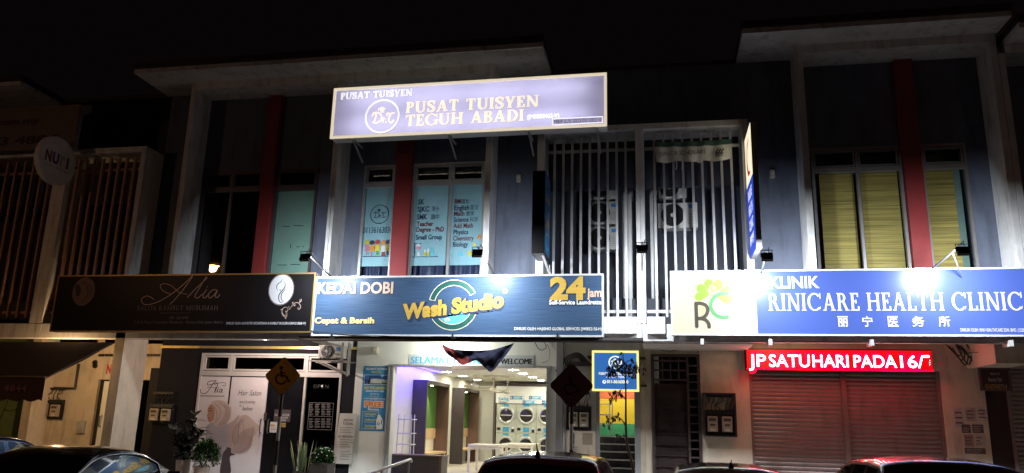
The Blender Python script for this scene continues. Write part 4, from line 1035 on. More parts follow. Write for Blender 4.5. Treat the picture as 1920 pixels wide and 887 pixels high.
d.stroke(c3([(738, 336), (680, 338), (620, 362), (582, 410), (568, 460), (585, 515), (625, 560), (680, 582), (740, 580)]), 6.4, 'grn', 6); d.ell(*c3([(738, 336)])[0], 3.2, 3.2, 'grn'); d.ell(*c3([(740, 580)])[0], 3.2, 3.2, 'grn')
d.stroke(c3([(415, 440), (420, 560), (424, 675)]), 6.6, 'brn', 4); d.stroke(c3([(415, 440), (470, 440), (520, 462), (538, 510), (520, 560), (480, 590), (425, 597)]), 6.6, 'brn', 6); d.stroke(c3([(470, 594), (515, 610), (545, 645), (553, 682)]), 6.6, 'brn', 6)
d.ell(*c3([(424, 677)])[0], 3.3, 3.3, 'brn'); d.ell(*c3([(553, 682)])[0], 3.3, 3.3, 'brn'); d.ell(*c3([(415, 438)])[0], 3.3, 3.3, 'brn')
d.text('KLINIK', 1443, 519, 1536, 540, 'wht', .025)
d.serif('RINICARE HEALTH CLINIC', 1440, 549, 1917, 582.5, 'wht', .17, .085, .09, .4)
for c, x0, x1 in (('丽', 1570, 1590), ('宁', 1616, 1636), ('医', 1664, 1684), ('务', 1709, 1733), ('所', 1759, 1781)): d.text(c, x0, 593, x1, 613, 'wht', .02, bbox=True)
d.text('DIMILIKI OLEH: RINI HEALTHCARE SDN. BHD. (1220203-V)', 1800, 616, 1934, 622, 'wht', .01)
d.build('lettering', t)
# tuition centre light box above
FACE = bpy.data.materials.new('lightbox_face'); FACE.use_nodes = True
nt = FACE.node_tree; nt.nodes.clear(); o_ = nt.nodes.new('ShaderNodeOutputMaterial'); mx = nt.nodes.new('ShaderNodeMixShader'); tr = nt.nodes.new('ShaderNodeBsdfTranslucent'); df = nt.nodes.new('ShaderNodeBsdfDiffuse')
tr.inputs[0].default_value = (.80, .785, .90, 1); df.inputs[0].default_value = (.45, .42, .6, 1); mx.inputs[0].default_value = .25
nt.links.new(tr.outputs[0], mx.inputs[1]); nt.links.new(df.outputs[0], mx.inputs[2]); nt.links.new(mx.outputs[0], o_.inputs[0])
CREAMG = EM('lightbox_cream_edge', (1.0, .86, .62), .75, (.8, .7, .5))
a, b, c, e = rc(625, 152.5, 1137, 248, -.3)
t = thing('signboard', 'lilac lit signboard of the tuition centre high on the facade', 'signboard', ((a + b) / 2, -.3, c))
m = MB(); dep = .28
WBOX = M('lightbox_inside', (.85, .85, .85), .8, var=0)
m.box(a, b, -.3 + dep, -.3 + dep + .02, c, e); m.box(a, a + .02, -.29, -.3 + dep, c, e); m.box(b - .02, b, -.29, -.3 + dep, c, e); m.box(a + .02, b - .02, -.29, -.3 + dep, c, c + .02); m.box(a + .02, b - .02, -.29, -.3 + dep, e - .02, e)
m.build('casing', WBOX, t)
B(a + .03, b - .03, -.302, -.298, c + .03, e - .03).build('face', FACE, t)
m = MB(); fw = .045
m.box(a - .01, a + fw, -.325, -.303, c - .01, e + .01); m.box(b - fw, b + .01, -.325, -.303, c - .01, e + .01); m.box(a + fw, b - fw, -.325, -.303, e - fw, e + .01); m.box(a + fw, b - fw, -.325, -.303, c - .01, c + fw)
m.build('frame', CREAMG, t)
m = MB()
for zq in (c + .3, c + .86):
    for i in range(4):
        x0 = a + .35 + i * (b - a - .6) / 4; m.tube([(x0, -.13, zq), (x0 + (b - a - .6) / 4 - .12, -.13, zq)], .017, 8)
m.build('tube_lamp', EM('tube_glow', (.95, .95, 1.0), 58), t)
LT2 = {'crm': EM('lightbox_cream', (1.0, .88, .55), 1.35, (.8, .7, .45)), 'wht': EM('lightbox_white', (1, .98, .95), 1.4, (.8, .8, .8)), 'ink': M('lightbox_ink', (.16, .14, .34), .6, var=0), 'edge': M('lightbox_outline', (.3, .25, .45), .6, var=0), 'box': EM('lightbox_label', (.48, .44, .68), .8)}
d = Dec(FY(-.302), LT2)
def ser(tx, x0, y0, x1, y1, m, *a): d.serif(tx, x0 + .5, y0 + .5, x1 + .5, y1 + .5, 'edge', *a); d.serif(tx, x0, y0, x1, y1, m, *a)
ser('PUSAT TUISYEN', 639.5, 171, 773, 183, 'wht', .19, .09); ser('PUSAT TUISYEN', 762, 185.5, 1010, 206, 'crm', .175, .08); ser('TEGUH ABADI', 761.5, 211, 982, 232, 'crm', .175, .08)
d.ring(718, 219.3, 32.3, 31.8, .025, 'edge'); d.ring(717.3, 218.7, 32, 31.5, .028, 'wht'); drT(d, 716.5, 221, 28, 'crm')
d.text('(JM0838462-V)', 989, 214.5, 1048.5, 222, 'wht', .0)
d.rect(1036.5, 221.5, 1130, 232.5, 'box'); d.outline(1036, 221, 1130.5, 233, .013, 'wht'); d.text('MBIP (L/I) 2022/02/100210', 1039, 223.5, 1127.5, 230.5, 'ink', .0)
d.build('lettering', t)
m = MB()
for x in (660, 840, 990, 1120):
    q = at(x, 262, -.3).x; m.bar((q, -.28, c - .01), (q + .02, .32, c - .35), .035, .035); m.bar((q, -.2, c - .012), (q, .32, c - .012), .035, .03)
m.build('bracket', M('grey_bracket', (.3, .3, .31), .5), t)
# small light box over the stairs
a, b, c, e = rc(1110, 657.5, 1198, 734, 1.55)
t = thing('signboard', 'small blue lit sign with a yellow border over the stair entrance', 'signboard', ((a + b) / 2, 1.55, c))
B(a + .002, b - .002, 1.56, 1.75, c + .002, e - .002).build('casing', BLACK, t); B(a + .03, b - .03, 1.548, 1.558, c + .03, e - .03).build('face', EM('small_sign_blue', (.035, .16, .50), .85), t)
m = MB(); fw = .045; m.box(a, a + fw, 1.535, 1.56, c, e); m.box(b - fw, b, 1.535, 1.56, c, e); m.box(a + fw, b - fw, 1.535, 1.56, e - fw, e); m.box(a + fw, b - fw, 1.535, 1.56, c, c + fw); m.build('frame', EM('small_sign_edge', (1, .86, .25), 1.1), t)
d = Dec(FY(1.548), {'wht': EM('small_sign_white', (.95, 1, .9), 1.2), 'crm': EM('small_sign_cream', (1, .92, .6), 1.1)})
d.ring(1153.5, 679.5, 12.5, 12.2, .022, 'wht'); drT(d, 1153, 680.5, 11.5, 'crm')
d.text('PUSAT TUISYEN TEGUH ABADI', 1123, 698.5, 1185, 703, 'crm', .02); d.text('Tel: 士乃坎达岭', 1136, 704.5, 1173, 709, 'wht', .01, bbox=True)
d.text('011-36163030', 1138, 713, 1178, 718.5, 'crm', .03); d.ring(1133, 716, 3.4, 3.4, .012, 'wht', n=20); d.stroke([(1131.5, 714.5), (1132.5, 716.5), (1135, 717.5)], 1.0, 'wht', 3)
d.build('lettering', t)
m = MB(); 
for (px, py) in ((1205, 671), (1207, 723), (1107, 669), (1107, 724)): q = at(px, py, 1.7); m.box(q.x - .06, q.x + .06, 1.65, 1.99, q.z - .012, q.z + .012)
m.build('bracket', BLACK, t)
# red moving-text display
a, b, c, e = rc(1400, 657, 1746, 693, 1.7)
t = thing('led_display', 'red moving text display with glowing white letters above the shutter', 'led display', ((a + b) / 2, 1.7, c))
B(a - .03, b + .03, 1.72, 1.85, c - .03, e + .03).build('casing', BLACK, t); B(a, b, 1.64, 1.719, c, e).build('screen', EM('led_red', (1, .0, .006), .9, (.05, .0, .0)), t)
B(a, b, 1.645, 1.716, c - .012, c - .002).build('spill_strip', EM('led_spill_red', (1, .0, .01), 15, (.05, 0, 0)), t)  # added glowing strip, throws red spill onto the shutter
d = Dec(FY(1.64), {'wht': EM('led_text', (1, .82, .78), 7), 'halo': EM('led_halo', (1, .0, .01), 9)})
for tx, x0, x1, dy in (('JP', 1404, 1436, -1.2), ('SATU', 1442, 1518, -.5), ('HARI', 1523.5, 1590.5, 0), ('PADA', 1600.5, 1681, .6), ('16/', 1688, 1732, 1.2)): d.text(tx, x0 - .8, 665 + dy, x1 + .8, 689.4 + dy, 'halo', .11)  # wider red letters behind the text paint its glow
for tx, x0, x1, dy in (('JP', 1404, 1436, -1.2), ('SATU', 1442, 1518, -.5), ('HARI', 1523.5, 1590.5, 0), ('PADA', 1600.5, 1681, .6), ('16/', 1688, 1732, 1.2)): d.text(tx, x0, 666 + dy, x1, 688.4 + dy, 'wht', .004)
d.rect(1732, 666.5, 1742, 670.5, 'wht')
for y in (676, 680, 684): d.ell(1743, y, .7, .7, 'wht', 8)
d.build('lettering', t)

# ================================================================== things on the upper facade
# projecting clinic sign (seen nearly edge on)
Xs = 1.74
qa, qb = atX(1406, 232, Xs), atX(1419, 466, Xs)
qc, qd = atX(1397.5, 257, Xs), atX(1405.7, 487, Xs)
ya, yb = min(qa.y, qc.y, qb.y, qd.y), max(qa.y, qc.y, qb.y, qd.y)
ztop, zbot = (qa.z + qc.z) / 2, (qb.z + qd.z) / 2
yb = .26; ya = yb - 1.02
t = thing('blade_sign', 'tall projecting clinic sign, cream above blue, lit from inside', 'projecting sign', (Xs, (ya + yb) / 2, zbot))
B(Xs + .002, Xs + .1, ya, yb, zbot, ztop).build('casing', M('blade_casing', (.3, .3, .3), .5), t)
zq = zbot + (ztop - zbot) * .58
B(Xs - .004, Xs + .001, ya + .01, yb - .01, zq, ztop - .01).build('face', EM('blade_cream', (1, .93, .66), .95), t)
B(Xs - .004, Xs + .001, ya + .01, yb - .01, zbot + .01, zq - .002).build('face', EM('blade_blue', (.02, .07, .55), .8), t)
pb = FX(Xs - .004, -1)
d = Dec(pb, {'red': EM('blade_red', (.6, .03, .02), .5), 'wht': EM('blade_white', (.95, .95, 1), .8)}, .003)
def plot(d, pts, m, w):
    dd = d.nd(); q = strokequads(pts, [w * (.3 + .7 * math.sin(math.pi * (i + .5) / len(pts))) for i in range(len(pts))]); vs = []
    for A, Bq in q: vs += [d.pl.w(*A, dd), d.pl.w(*Bq, dd)]
    d.mb.add(vs, [(2 * i, 2 * i + 1, 2 * i + 3, 2 * i + 2) for i in range(len(pts) - 1)], d.names.index(m))
um = -(ya + yb) / 2
hh = ztop - zq
plot(d, catmull([(um + .18, ztop - .2 * hh), (um - .12, ztop - .33 * hh), (um - .2, ztop - .6 * hh), (um - .05, ztop - .82 * hh), (um + .2, ztop - .86 * hh)], 6), 'red', .13)
def ptext(d, tx, u0, u1, z0, z1, m, bold=.03):
    vs, fs = tmesh(tx, bold); x0 = min(v[0] for v in vs); x1 = max(v[0] for v in vs); y1 = max(v[1] for v in vs); y0 = min(v[1] for v in vs)
    d.raw([(u0 + (u1 - u0) * (x - x0) / (x1 - x0), z0 + (z1 - z0) * (y - y0) / (y1 - y0)) for x, y in vs], fs, m)
hb = zq - zbot
for i, tx in enumerate(('RINICARE', 'HEALTH', 'CLINIC', '丽宁医务所')): ptext(d, tx, um - .3, um + .3, zq - hb * (.24 + .21 * i), zq - hb * (.09 + .21 * i), 'wht')
d.build('lettering', t)
# projecting laundry sign with a black casing
a, b, c, e = rc(997, 320, 1021, 474, .0)
t = thing('blade_sign', 'black cased projecting laundry sign with a blue print on its right side', 'projecting sign', (b, .3, c))
yn, yf = -.45, .28
xb_ = at(1021, 400, yn).x; xa_ = at(997.5, 400, yn).x; c, e = at(1008, 475, yn).z, at(1008, 320, yn).z
B(xa_, xb_, yn, yf, c, e).build('casing', BLACK, t, bevel=.008)
B(xb_ + .001, xb_ + .006, yn + .03, yf - .02, c + .04, e - .03).build('face', M('blade_blue_print', (.03, .16, .42), .35, var=.15), t)
d = Dec(FX(xb_ + .006, 1), {'gold': GOLD, 'cyan': T['cyan'], 'teal': LT['teal']}, .002)
ym = (yn + yf) / 2
ptext(d, '24', ym - .2, ym + .2, c + (e - c) * .34, c + (e - c) * .48, 'gold', .05); ptext(d, 'jam', ym - .1, ym + .2, c + (e - c) * .28, c + (e - c) * .33, 'gold', .03)
plot(d, ringpts(ym, c + (e - c) * .7, .22, .22, 20, 170, 16), 'teal', .07); plot(d, ringpts(ym, c + (e - c) * .7, .22, .22, 200, 345, 16), 'teal', .07); ptext(d, 'Wash', ym - .28, ym + .28, c + (e - c) * .66, c + (e - c) * .73, 'gold', .05)
plot(d, ringpts(ym, c + (e - c) * .18, .2, .16, 30, 330, 16), 'cyan', .06)
d.build('lettering', t)
m = MB(); m.bar((xb_ - .05, yn + .2, c), (xb_ + .02, .3, c - .3), .04, .03); m.tube([(xb_ + .02, .2, c - .1), (xb_ + .06, .15, c - .5), (xb_ - .02, .22, c - .75), (xb_ + .05, .28, c - .6)], .008); m.build('bracket', WHITE, t)
# round sign at the far left, end on to the street
Xd = -13.5
pd_ = FX(Xd, 1)
u0, _ = pd_.px(40, 280); u1, _ = pd_.px(99, 290)
qz = pd_.px(68, 284)
R_ = abs(pd_.px(67, 245)[1] - pd_.px(67, 321)[1]) / 2
t = thing('round_sign', 'round white projecting sign with a childish word in coloured letters', 'projecting sign', (Xd, qz[0], qz[1]))
R_ = .56; yc_ = -.36; zc_ = qz[1]
MB().lathe((Xd - .12, yc_, zc_), [(0, 0), (R_, 0), (R_, .12), (0, .12)], 40, (1, 0, 0)).build('disc', M('round_sign_white', (.8, .75, .75), .5), t)
d = Dec(FX(Xd, 1), {'p': M('letter_purple', (.13, .06, .24), .5, var=0), 'y': M('letter_ochre', (.5, .42, .3), .5, var=0), 'r': M('letter_plum', (.25, .06, .10), .5, var=0), 'g': M('letter_grey', (.4, .36, .38), .5, var=0)}, .003)
for tx, u, m in (('N', -.38, 'r'), ('U', -.16, 'p'), ('r', .07, 'y'), ('i', .26, 'r')): ptext(d, tx, yc_ + u, yc_ + u + (.19 if tx in 'NU' else .15 if tx == 'r' else .08), zc_ - .1, zc_ + .17, m, .05)
ptext(d, 'tadika', yc_ - .35, yc_ + .35, zc_ - .2, zc_ - .14, 'g', 0)
d.build('lettering', t)
MB().bar((Xd - .06, yc_ + R_ - .02, zc_ + .05), (Xd - .06, .31, zc_ + .05), .04, .04).build('bracket', BLACK, t)
# long unlit board at the far left
t, pl, bb = signbox('signboard', 'long unlit beige signboard with dark figures at the upper left', (-260, 208, 142, 286), -.02, .15, M('beige_board', (.2, .16, .14), .6, var=.15, scale=2), M('brown_board_edge', (.25, .18, .15), .6), .04)
d = Dec(pl, {'ink': M('board_ink', (.05, .03, .04), .6, var=0)})
d.text('www.nuri.com.my', -110, 225.5, 74, 236, 'ink', .03); d.text('07-556 73 4884', -140, 259, 108, 273, 'ink', .04)
d.build('lettering', t)
# torn cloth banner on the slats
t = thing('cloth_banner', 'torn white and green cloth banner tied across the top of the slats', 'banner', tuple(at(1298, 280, .33)))
ys = .33
def bn(u, v):
    x = 1226 + (1372 - 1226) * u; yt = 266 - 6 * u + 2 * math.sin(u * 3.1); yb2 = 304.5 - 3.5 * u + 1.5 * math.sin(u * 17) + (3 if .55 < u < .63 else 0) - (6 * max(0, u - .9) * 10 * .4)
    p = at(x + v * (4 * (1 - u) * 2 - 3), yt + (yb2 - yt) * v, ys); p.y -= .025 * math.sin(u * 14 + v * 2) * v + .015 * math.sin(u * 31); return p
CLW = M('banner_cloth', (.78, .77, .70), .8, var=.18, scale=4, stain=.3); CLG = M('banner_green', (.06, .14, .11), .8, var=.2)
m = MB(); m.grid(bn, 44, 8); m.mi = [1 if (i // 44) < 2 else 0 for i in range(len(m.f))]
m.build('cloth', [CLW, CLG], t, smooth=True)
d = Dec(FY(ys - .045), {'ink': M('banner_ink', (.03, .035, .03), .7, var=0)}, .004)
d.text('JUNIOR SCHOLARS', 1236, 282.5, 1323, 290.5, 'ink', .0, rot=.02)
for i in range(3): d.stroke([(1342 + i * 5, 290), (1343.5 + i * 5, 284), (1347 + i * 5, 279)], 2.2, 'ink', 3); d.stroke([(1343 + i * 5, 284), (1346 + i * 5, 289)], 1.6, 'ink', 0)
d.text('KAMPUS', 1341, 291, 1356, 293.4, 'ink', .02)
d.build('lettering', t)
m = MB()
for x, y, l in ((1268, 304, 14), (1279, 304, 13), (1315, 302, 4)): m.tube([at(x, y - 2, ys), at(x + 1, y + l * .5, ys - .02), at(x - .6, y + l, ys)], .008, 5)
m.build('frayed_thread', CLW, t)
# outdoor units behind the slats
ACW = M('outdoor_unit_enamel', (.48, .48, .44), .4, var=.06, stain=.25)
def acunit(x0, x1, z0, z1, y0, label, side='r', group='outdoor units stacked behind the slats'):
    t = thing('outdoor_unit', label, 'air conditioner', ((x0 + x1) / 2, y0, z0), group)
    B(x0, x1, y0, y0 + .32, z0, z1).build('body', ACW, t, bevel=.012)
    w = x1 - x0; cx = x0 + w * .38; cz = (z0 + z1) / 2; R = min(w * .36, (z1 - z0) * .44)
    MB().lathe((cx, y0, cz), [(R, -.002), (R, -.02), (R * .93, -.02), (R * .9, -.004), (0, -.003)], 28, (0, 1, 0)).build('fan_opening', BLACK, t)
    m = MB()
    for r in (.3, .5, .7, .85): m.tube([(cx + R * r * math.cos(q * math.pi / 14), y0 - .022, cz + R * r * math.sin(q * math.pi / 14)) for q in range(29)], .006, 4)
    for q in range(8): an = q * math.pi / 4; m.tube([(cx + R * .15 * math.cos(an), y0 - .022, cz + R * .15 * math.sin(an)), (cx + R * .95 * math.cos(an), y0 - .02, cz + R * .95 * math.sin(an))], .005, 4)
    m.build('guard', BLACK if group else ALU, t); MB().lathe((cx, y0 - .024, cz), [(0, -.01), (R * .18, -.006), (R * .2, 0)], 16, (0, 1, 0)).build('hub', ACW, t)
    lx = x0 + w * .78
    B(lx, lx + w * .16, y0 - .006, y0 - .001, z1 - .13, z1 - .05).build('badge', M('blue_badge', (.05, .2, .5), .4), t)
    m = MB()
    for k in range(5): zq = z0 + .08 + k * (z1 - z0 - .3) / 5; m.box(lx - .02, x1 - .03, y0 - .008, y0 - .001, zq, zq + .012)
    m.build('vent', M('vent_grey', (.3, .3, .3), .5), t)
    MB().bar((x0 + .1, y0 + .02, z0 - .03), (x0 + .1, y0 + .3, z0 - .03), .04, .05).bar((x1 - .1, y0 + .02, z0 - .03), (x1 - .1, y0 + .3, z0 - .03), .04, .05).build('foot', BLACK, t)
yU = 1.25
a, b, c, e = rc(1104, 378, 1158, 420, yU)
hgt = e - c
acunit(a, b, c, e, yU, 'outdoor unit in the middle of the stack of three behind the left slats')
acunit(a, b, c + hgt + .06, e + hgt + .06, yU, 'outdoor unit on top of the stack of three behind the left slats'); acunit(a, b, c - hgt - .06, e - hgt - .06, yU, 'outdoor unit at the bottom of the stack of three behind the left slats')
a, b, c, e = rc(1233, 380, 1308, 427, yU)
acunit(a, b, c, e, yU, 'larger outdoor unit with a big round fan behind the right slats'); acunit(a + .03, a + .62, c + (e - c) + .12, c + 1.85 * (e - c) + .12, yU + .05, 'outdoor unit above the larger one behind the right slats')
PIPE = M('white_conduit', (.7, .7, .7), .45, var=.05)
for (px, r, lab) in ((1170, .035, 'white pipe behind the left slats, the left of two'), (1181, .05, 'wide white pipe behind the left slats, beside the central column'), (1222, .035, 'white pipe behind the right slats, beside the central column'), (1229, .03, 'thinner white pipe behind the right slats')):
    q = at(px, 420, 1.0).x
    o = MB().tube([(q, .94, 3.9), (q, .94, 6.55), (q + .02, 1.1, 6.7), (q + .02, 1.9, 6.75)], r, 10).build('pipe', PIPE, None, smooth=True); tag(o, lab, 'pipe', 'pipes behind the slats')
# small cabinet low behind the slats, white TV aerial stub
a, b, c, e = rc(1236, 556, 1247, 568, .6)
# wall sensors
for (px, py, lab) in ((973, 335, 'small white alarm box on the grey wall beside the tuition windows'), (1448, 327, 'small cream alarm box on the grey wall beside the clinic sign')):
    q = at(px, py, .95); t = thing('alarm_box', lab, 'alarm box', tuple(q))
    B(q.x - .05, q.x + .05, .88, .968, q.z - .09, q.z + .09).build('body', M('alarm_white', (.6, .57, .45), .4), t, bevel=.02); B(q.x - .03, q.x + .03, .872, .88, q.z - .02, q.z + .04).build('lens', M('alarm_lens', (.75, .72, .6), .2), t)

# floodlights on arms in front of the signs
def flood(px, py, wall_px, label, energy, two=False, y=-1.15):
    p = at(px, py, y)
    t = thing('floodlight', label, 'floodlight', tuple(p), 'floodlights aimed at the signboards')
    ang = math.radians(33)
    c, s_ = math.cos(ang), math.sin(ang)
    fwd = Vector((0, c, -s_)); up = Vector((0, s_, c)); rt = Vector((1, 0, 0))
    def bx(m, w, h, d0, d1, dx=0, dz=0):
        vs = []
        for dd in (d0, d1):
            for (sx, sz) in ((-1, -1), (1, -1), (1, 1), (-1, 1)): vs.append(p + rt * (dx + sx * w / 2) + up * (dz + sz * h / 2) + fwd * dd)
        m.add(vs, [(3, 2, 1, 0), (4, 5, 6, 7), (0, 1, 5, 4), (1, 2, 6, 5), (2, 3, 7, 6), (3, 0, 4, 7)]); return m
    m = MB(); bx(m, .19, .16, -.03, .03)
    for i in range(6): bx(m, .012, .13, -.05, -.031, -.07 + i * .028)
    m.build('housing', BLACK, t)
    bx(MB(), .16, .13, .031, .034).build('lens', EM('flood_lens', (.9, .95, 1), 3), t)
    m = MB(); m.tube([p + rt * .1, p + rt * .1 + Vector((0, .0, .12)), p - rt * .1 + Vector((0, .0, .12)), p - rt * .1], .008, 6); m.build('yoke', BLACK, t)
    m = MB(); w = Vector((wall_px, .3, p.z - .12)); hp = p + Vector((0, 0, .125))
    m.tube([hp, hp.lerp(w, .5) + Vector((0, 0, .0)), w], .016, 8)
    if two: m.tube([hp.lerp(w, .25), Vector((wall_px + .5, .0, p.z - .25))], .014, 8)
    m.build('arm', M('galvanised_arm', (.4, .4, .4), .4, .7), t)
    m = MB(); hq = hp.lerp(w, .5); m.tube([p + Vector((.02, -.03, .05)), hp + Vector((.05, .05, .06)), hq + Vector((.02, 0, .03)), w + Vector((0, 0, .03))], .006, 5); m.build('cord', CABLE, t)
    l = bpy.data.lights.new('flood_lamp', 'AREA'); l.shape = 'RECTANGLE'; l.size = .16; l.size_y = .13; l.energy = energy; l.color = (.88, .94, 1.0); l.spread = math.radians(168)
    o = bpy.data.objects.new('flood_lamp', l); COL.objects.link(o); o.parent = t; o.location = fwd * .04
    o.rotation_euler = (math.radians(90) - ang, 0, 0)
    return t
FE = 130
flood(572, 483, at(622, 503, .3).x, 'black floodlight on an arm at the left end of the laundry signboard', FE * .72)
flood(895, 475, at(926, 497, .3).x, 'black floodlight on an arm in front of the teal window films', FE * .9)
flood(1204, 467, at(1204, 490, .3).x, 'black floodlight in front of the central white column of the slats', FE * .5)
flood(1438, 482, at(1424, 495, .3).x, 'black floodlight beside the projecting clinic sign', FE * 1.15)
flood(1805, 471, at(1735, 500, .3).x, 'black floodlight on two long arms before the bamboo blinds', FE * 1.15, True)

# ================================================================== things under the signs
# dark awning roller under the laundry sign, hooks
t = thing('awning_roller', 'long dark rolled awning under the laundry signboard', 'awning', tuple(at(880, 638, .05)))
za = at(880, 636.5, .1).z
MB().tube([(at(561, 636, .1).x, .1, za), (at(1206, 636, .1).x, .1, za)], .05, 10).build('roll', M('awning_dark', (.02, .015, .015), .6), t, smooth=True)
m = MB()
for px in (622, 849, 1045): q = at(px, 631, -.02); m.box(q.x - .015, q.x + .015, -.05, .1, q.z - .02, q.z + .05); m.box(q.x - .03, q.x + .06, -.04, .02, q.z - .04, q.z - .01)
m.build('hook', BLACK, t)
t = thing('sign_rail', 'thin steel rail under the clinic signboard, lit red by the display', 'rail', tuple(at(1590, 637, .1)))
m = MB(); zr = 3.39; m.box(at(1262, 636, .15).x, 6.4, .13, .17, zr, zr + .03)
for px in (1316, 1443, 1632, 1891): q = at(px, 636, .1).x; m.box(q - .03, q + .03, -.01, .3, zr - .06, zr + .05)
m.build('rail', M('rail_grey', (.45, .45, .45), .5), t)
# drooping cloth between hooks
FLR = M('flag_red', (.16, .025, .022), .85, var=.2, scale=4, spec=.2); FLB = M('flag_navy', (.014, .015, .032), .85, var=.25, scale=3, spec=.2)
top = catmull([(826, 643), (838, 650), (858, 656), (890, 657.5), (925, 655), (945, 650), (964, 643)], 8)
bot = catmull([(828, 645), (836, 662), (850, 672), (866, 684), (880, 681), (893, 676), (905, 686), (920, 697), (938, 680), (952, 662), (964, 644)], 6)
def samp(L, u): f = u * (len(L) - 1); i = min(int(f), len(L) - 2); k = f - i; return (L[i][0] + (L[i + 1][0] - L[i][0]) * k, L[i][1] + (L[i + 1][1] - L[i][1]) * k)
def cl(u, v):
    A, Bp = samp(top, u), samp(bot, u); p = at(A[0] + (Bp[0] - A[0]) * v, A[1] + (Bp[1] - A[1]) * v, .02); p.y += (.05 * math.sin(v * 6 + u * 13) + .012 * math.sin(u * 40 - v * 9) + .004 * math.sin(u * 90 + v * 16)) * math.sin(math.pi * u); return p
m = MB(); m.grid(cl, 120, 20); m.mi = [0 if ((i % 120) < 36 or ((i % 120) < 50 and (i // 120) > 9)) and not (16 < (i % 120) < 24 and i // 120 > 7) else 1 for i in range(len(m.f))]
o = m.build('hanging_flag', [FLR, FLB], None, smooth=True); tag(o, 'red and navy cloth drooping between two hooks before the welcome board', 'flag')
# welcome board
a, b, c, e = rc(768, 665.5, 1001, 685.5, YG)
t = thing('welcome_board', 'long white board with blue and black welcome lettering over the laundry entrance', 'signboard', ((a + b) / 2, YG, c))
B(a, b, YG - .02, YG - .002, c, e).build('board', M('board_white', (.55, .60, .62), .5, var=.03), t)
d = Dec(FY(YG - .02), {'blue': HT['blue'], 'ink': BLACK}, .003)
for q_ in (-.55, 0, .55): d.text('SELAMAT DATANG', 770.5 + q_, 669.5, 926 + q_, 682, 'blue'); d.text('WELCOME', 939 + q_, 672.5, 998 + q_, 682.8, 'ink')
d.build('lettering', t)
# blue poster
a, b, c, e = rc(678, 686.5, 724, 808, YG)
t = thing('poster', 'tall blue poster with orange and yellow wording beside the laundry entrance', 'poster', ((a + b) / 2, YG, c))
B(a, b, YG - .006, YG - .001, c, e).build('sheet', M('poster_blue', (.035, .24, .50), .45, var=.05), t)
PB = {'wht': LBL, 'yel': M('print_yellow', (.62, .62, .12), .5, var=0), 'org': M('print_orange', (.70, .22, .03), .5, var=0), 'ink': M('print_black', (.02, .02, .03), .5, var=0), 'navy': M('print_navy', (.02, .09, .28), .5, var=.2), 'grn': M('print_green', (.04, .12, .03), .5, var=0), 'pale': M('print_pale', (.5, .53, .48), .5, var=.1)}
d = Dec(FY(YG - .006), PB, .002)
c4 = lambda x, y: (660 + x / 7.1, 690 + y / 7.1)
def tx4(s_, x0, y0, x1, y1, m, b=.03, sh=0): A = c4(x0, y0); Q = c4(x1, y1); d.text(s_, A[0], A[1], Q[0], Q[1], m, b, sh)
tx4('SELAMAT DATANG', 188, 0, 466, 26, 'wht', .03, .15); tx4('WELCOME', 255, 44, 392, 68, 'yel', .03)
A = c4(163, 92); Q = c4(470, 225); d.rect(A[0], A[1], Q[0], Q[1], 'wht'); A = c4(166, 96); Q = c4(468, 218); d.rect(A[0], A[1], Q[0], Q[1], 'navy')
d.poly([c4(235, 205), c4(255, 150), c4(330, 140), c4(466, 160), c4(466, 205)], 'pale'); d.poly([c4(205, 216), c4(235, 110), c4(255, 112), c4(232, 216)], 'ink'); d.poly([c4(166, 216), c4(166, 160), c4(180, 165), c4(186, 216)], 'ink'); d.poly([c4(320, 218), c4(345, 205), c4(400, 205), c4(405, 180), c4(420, 200), c4(467, 195), c4(467, 218)], 'grn'); d.poly([c4(385, 105), c4(425, 98), c4(410, 112), c4(388, 114)], 'wht')
tx4('DO YOU KNOW', 165, 250, 455, 285, 'yel', .05); tx4('ADAKAH ANDA TAHU', 182, 298, 428, 318, 'wht', .03); tx4('Sabun 20 saat', 245, 338, 362, 354, 'wht', .01); tx4('KAMI TELAH ADA', 232, 374, 366, 388, 'yel', .01); tx4('CUCIAN ANDA BERSIH & WANGI', 158, 400, 440, 418, 'wht', .02)
tx4('FREE', 160, 447, 424, 518, 'wht', .10); tx4('FREE', 166, 450, 418, 514, 'org', .055); tx4('Percuma', 214, 534, 360, 566, 'wht', .03)
A = c4(135, 580); Q = c4(355, 818); d.outline(A[0], A[1], Q[0], Q[1], .012, 'pale')
for s_, y in (('Detergent', 598), ('Softener', 676), ('Sanitizer', 756)): tx4(s_, 170, y, 325 - (8 if y > 600 else 0), y + 26, 'yel', .03, .1); tx4('Pelembut Pakaian', 166, y + 36, 300, y + 50, 'wht', .01)
d.poly([c4(345, 640), c4(345, 622), c4(380, 622), c4(380, 640), c4(412, 690), c4(416, 740), c4(405, 815), c4(325, 815), c4(322, 700)], 'wht'); d.poly([c4(388, 680), c4(402, 700), c4(400, 760), c4(390, 745)], 'navy'); A = c4(354, 742); d.ring(A[0], A[1], 2.5, 2.7, .012, 'ink', n=16)
d.build('print', t)
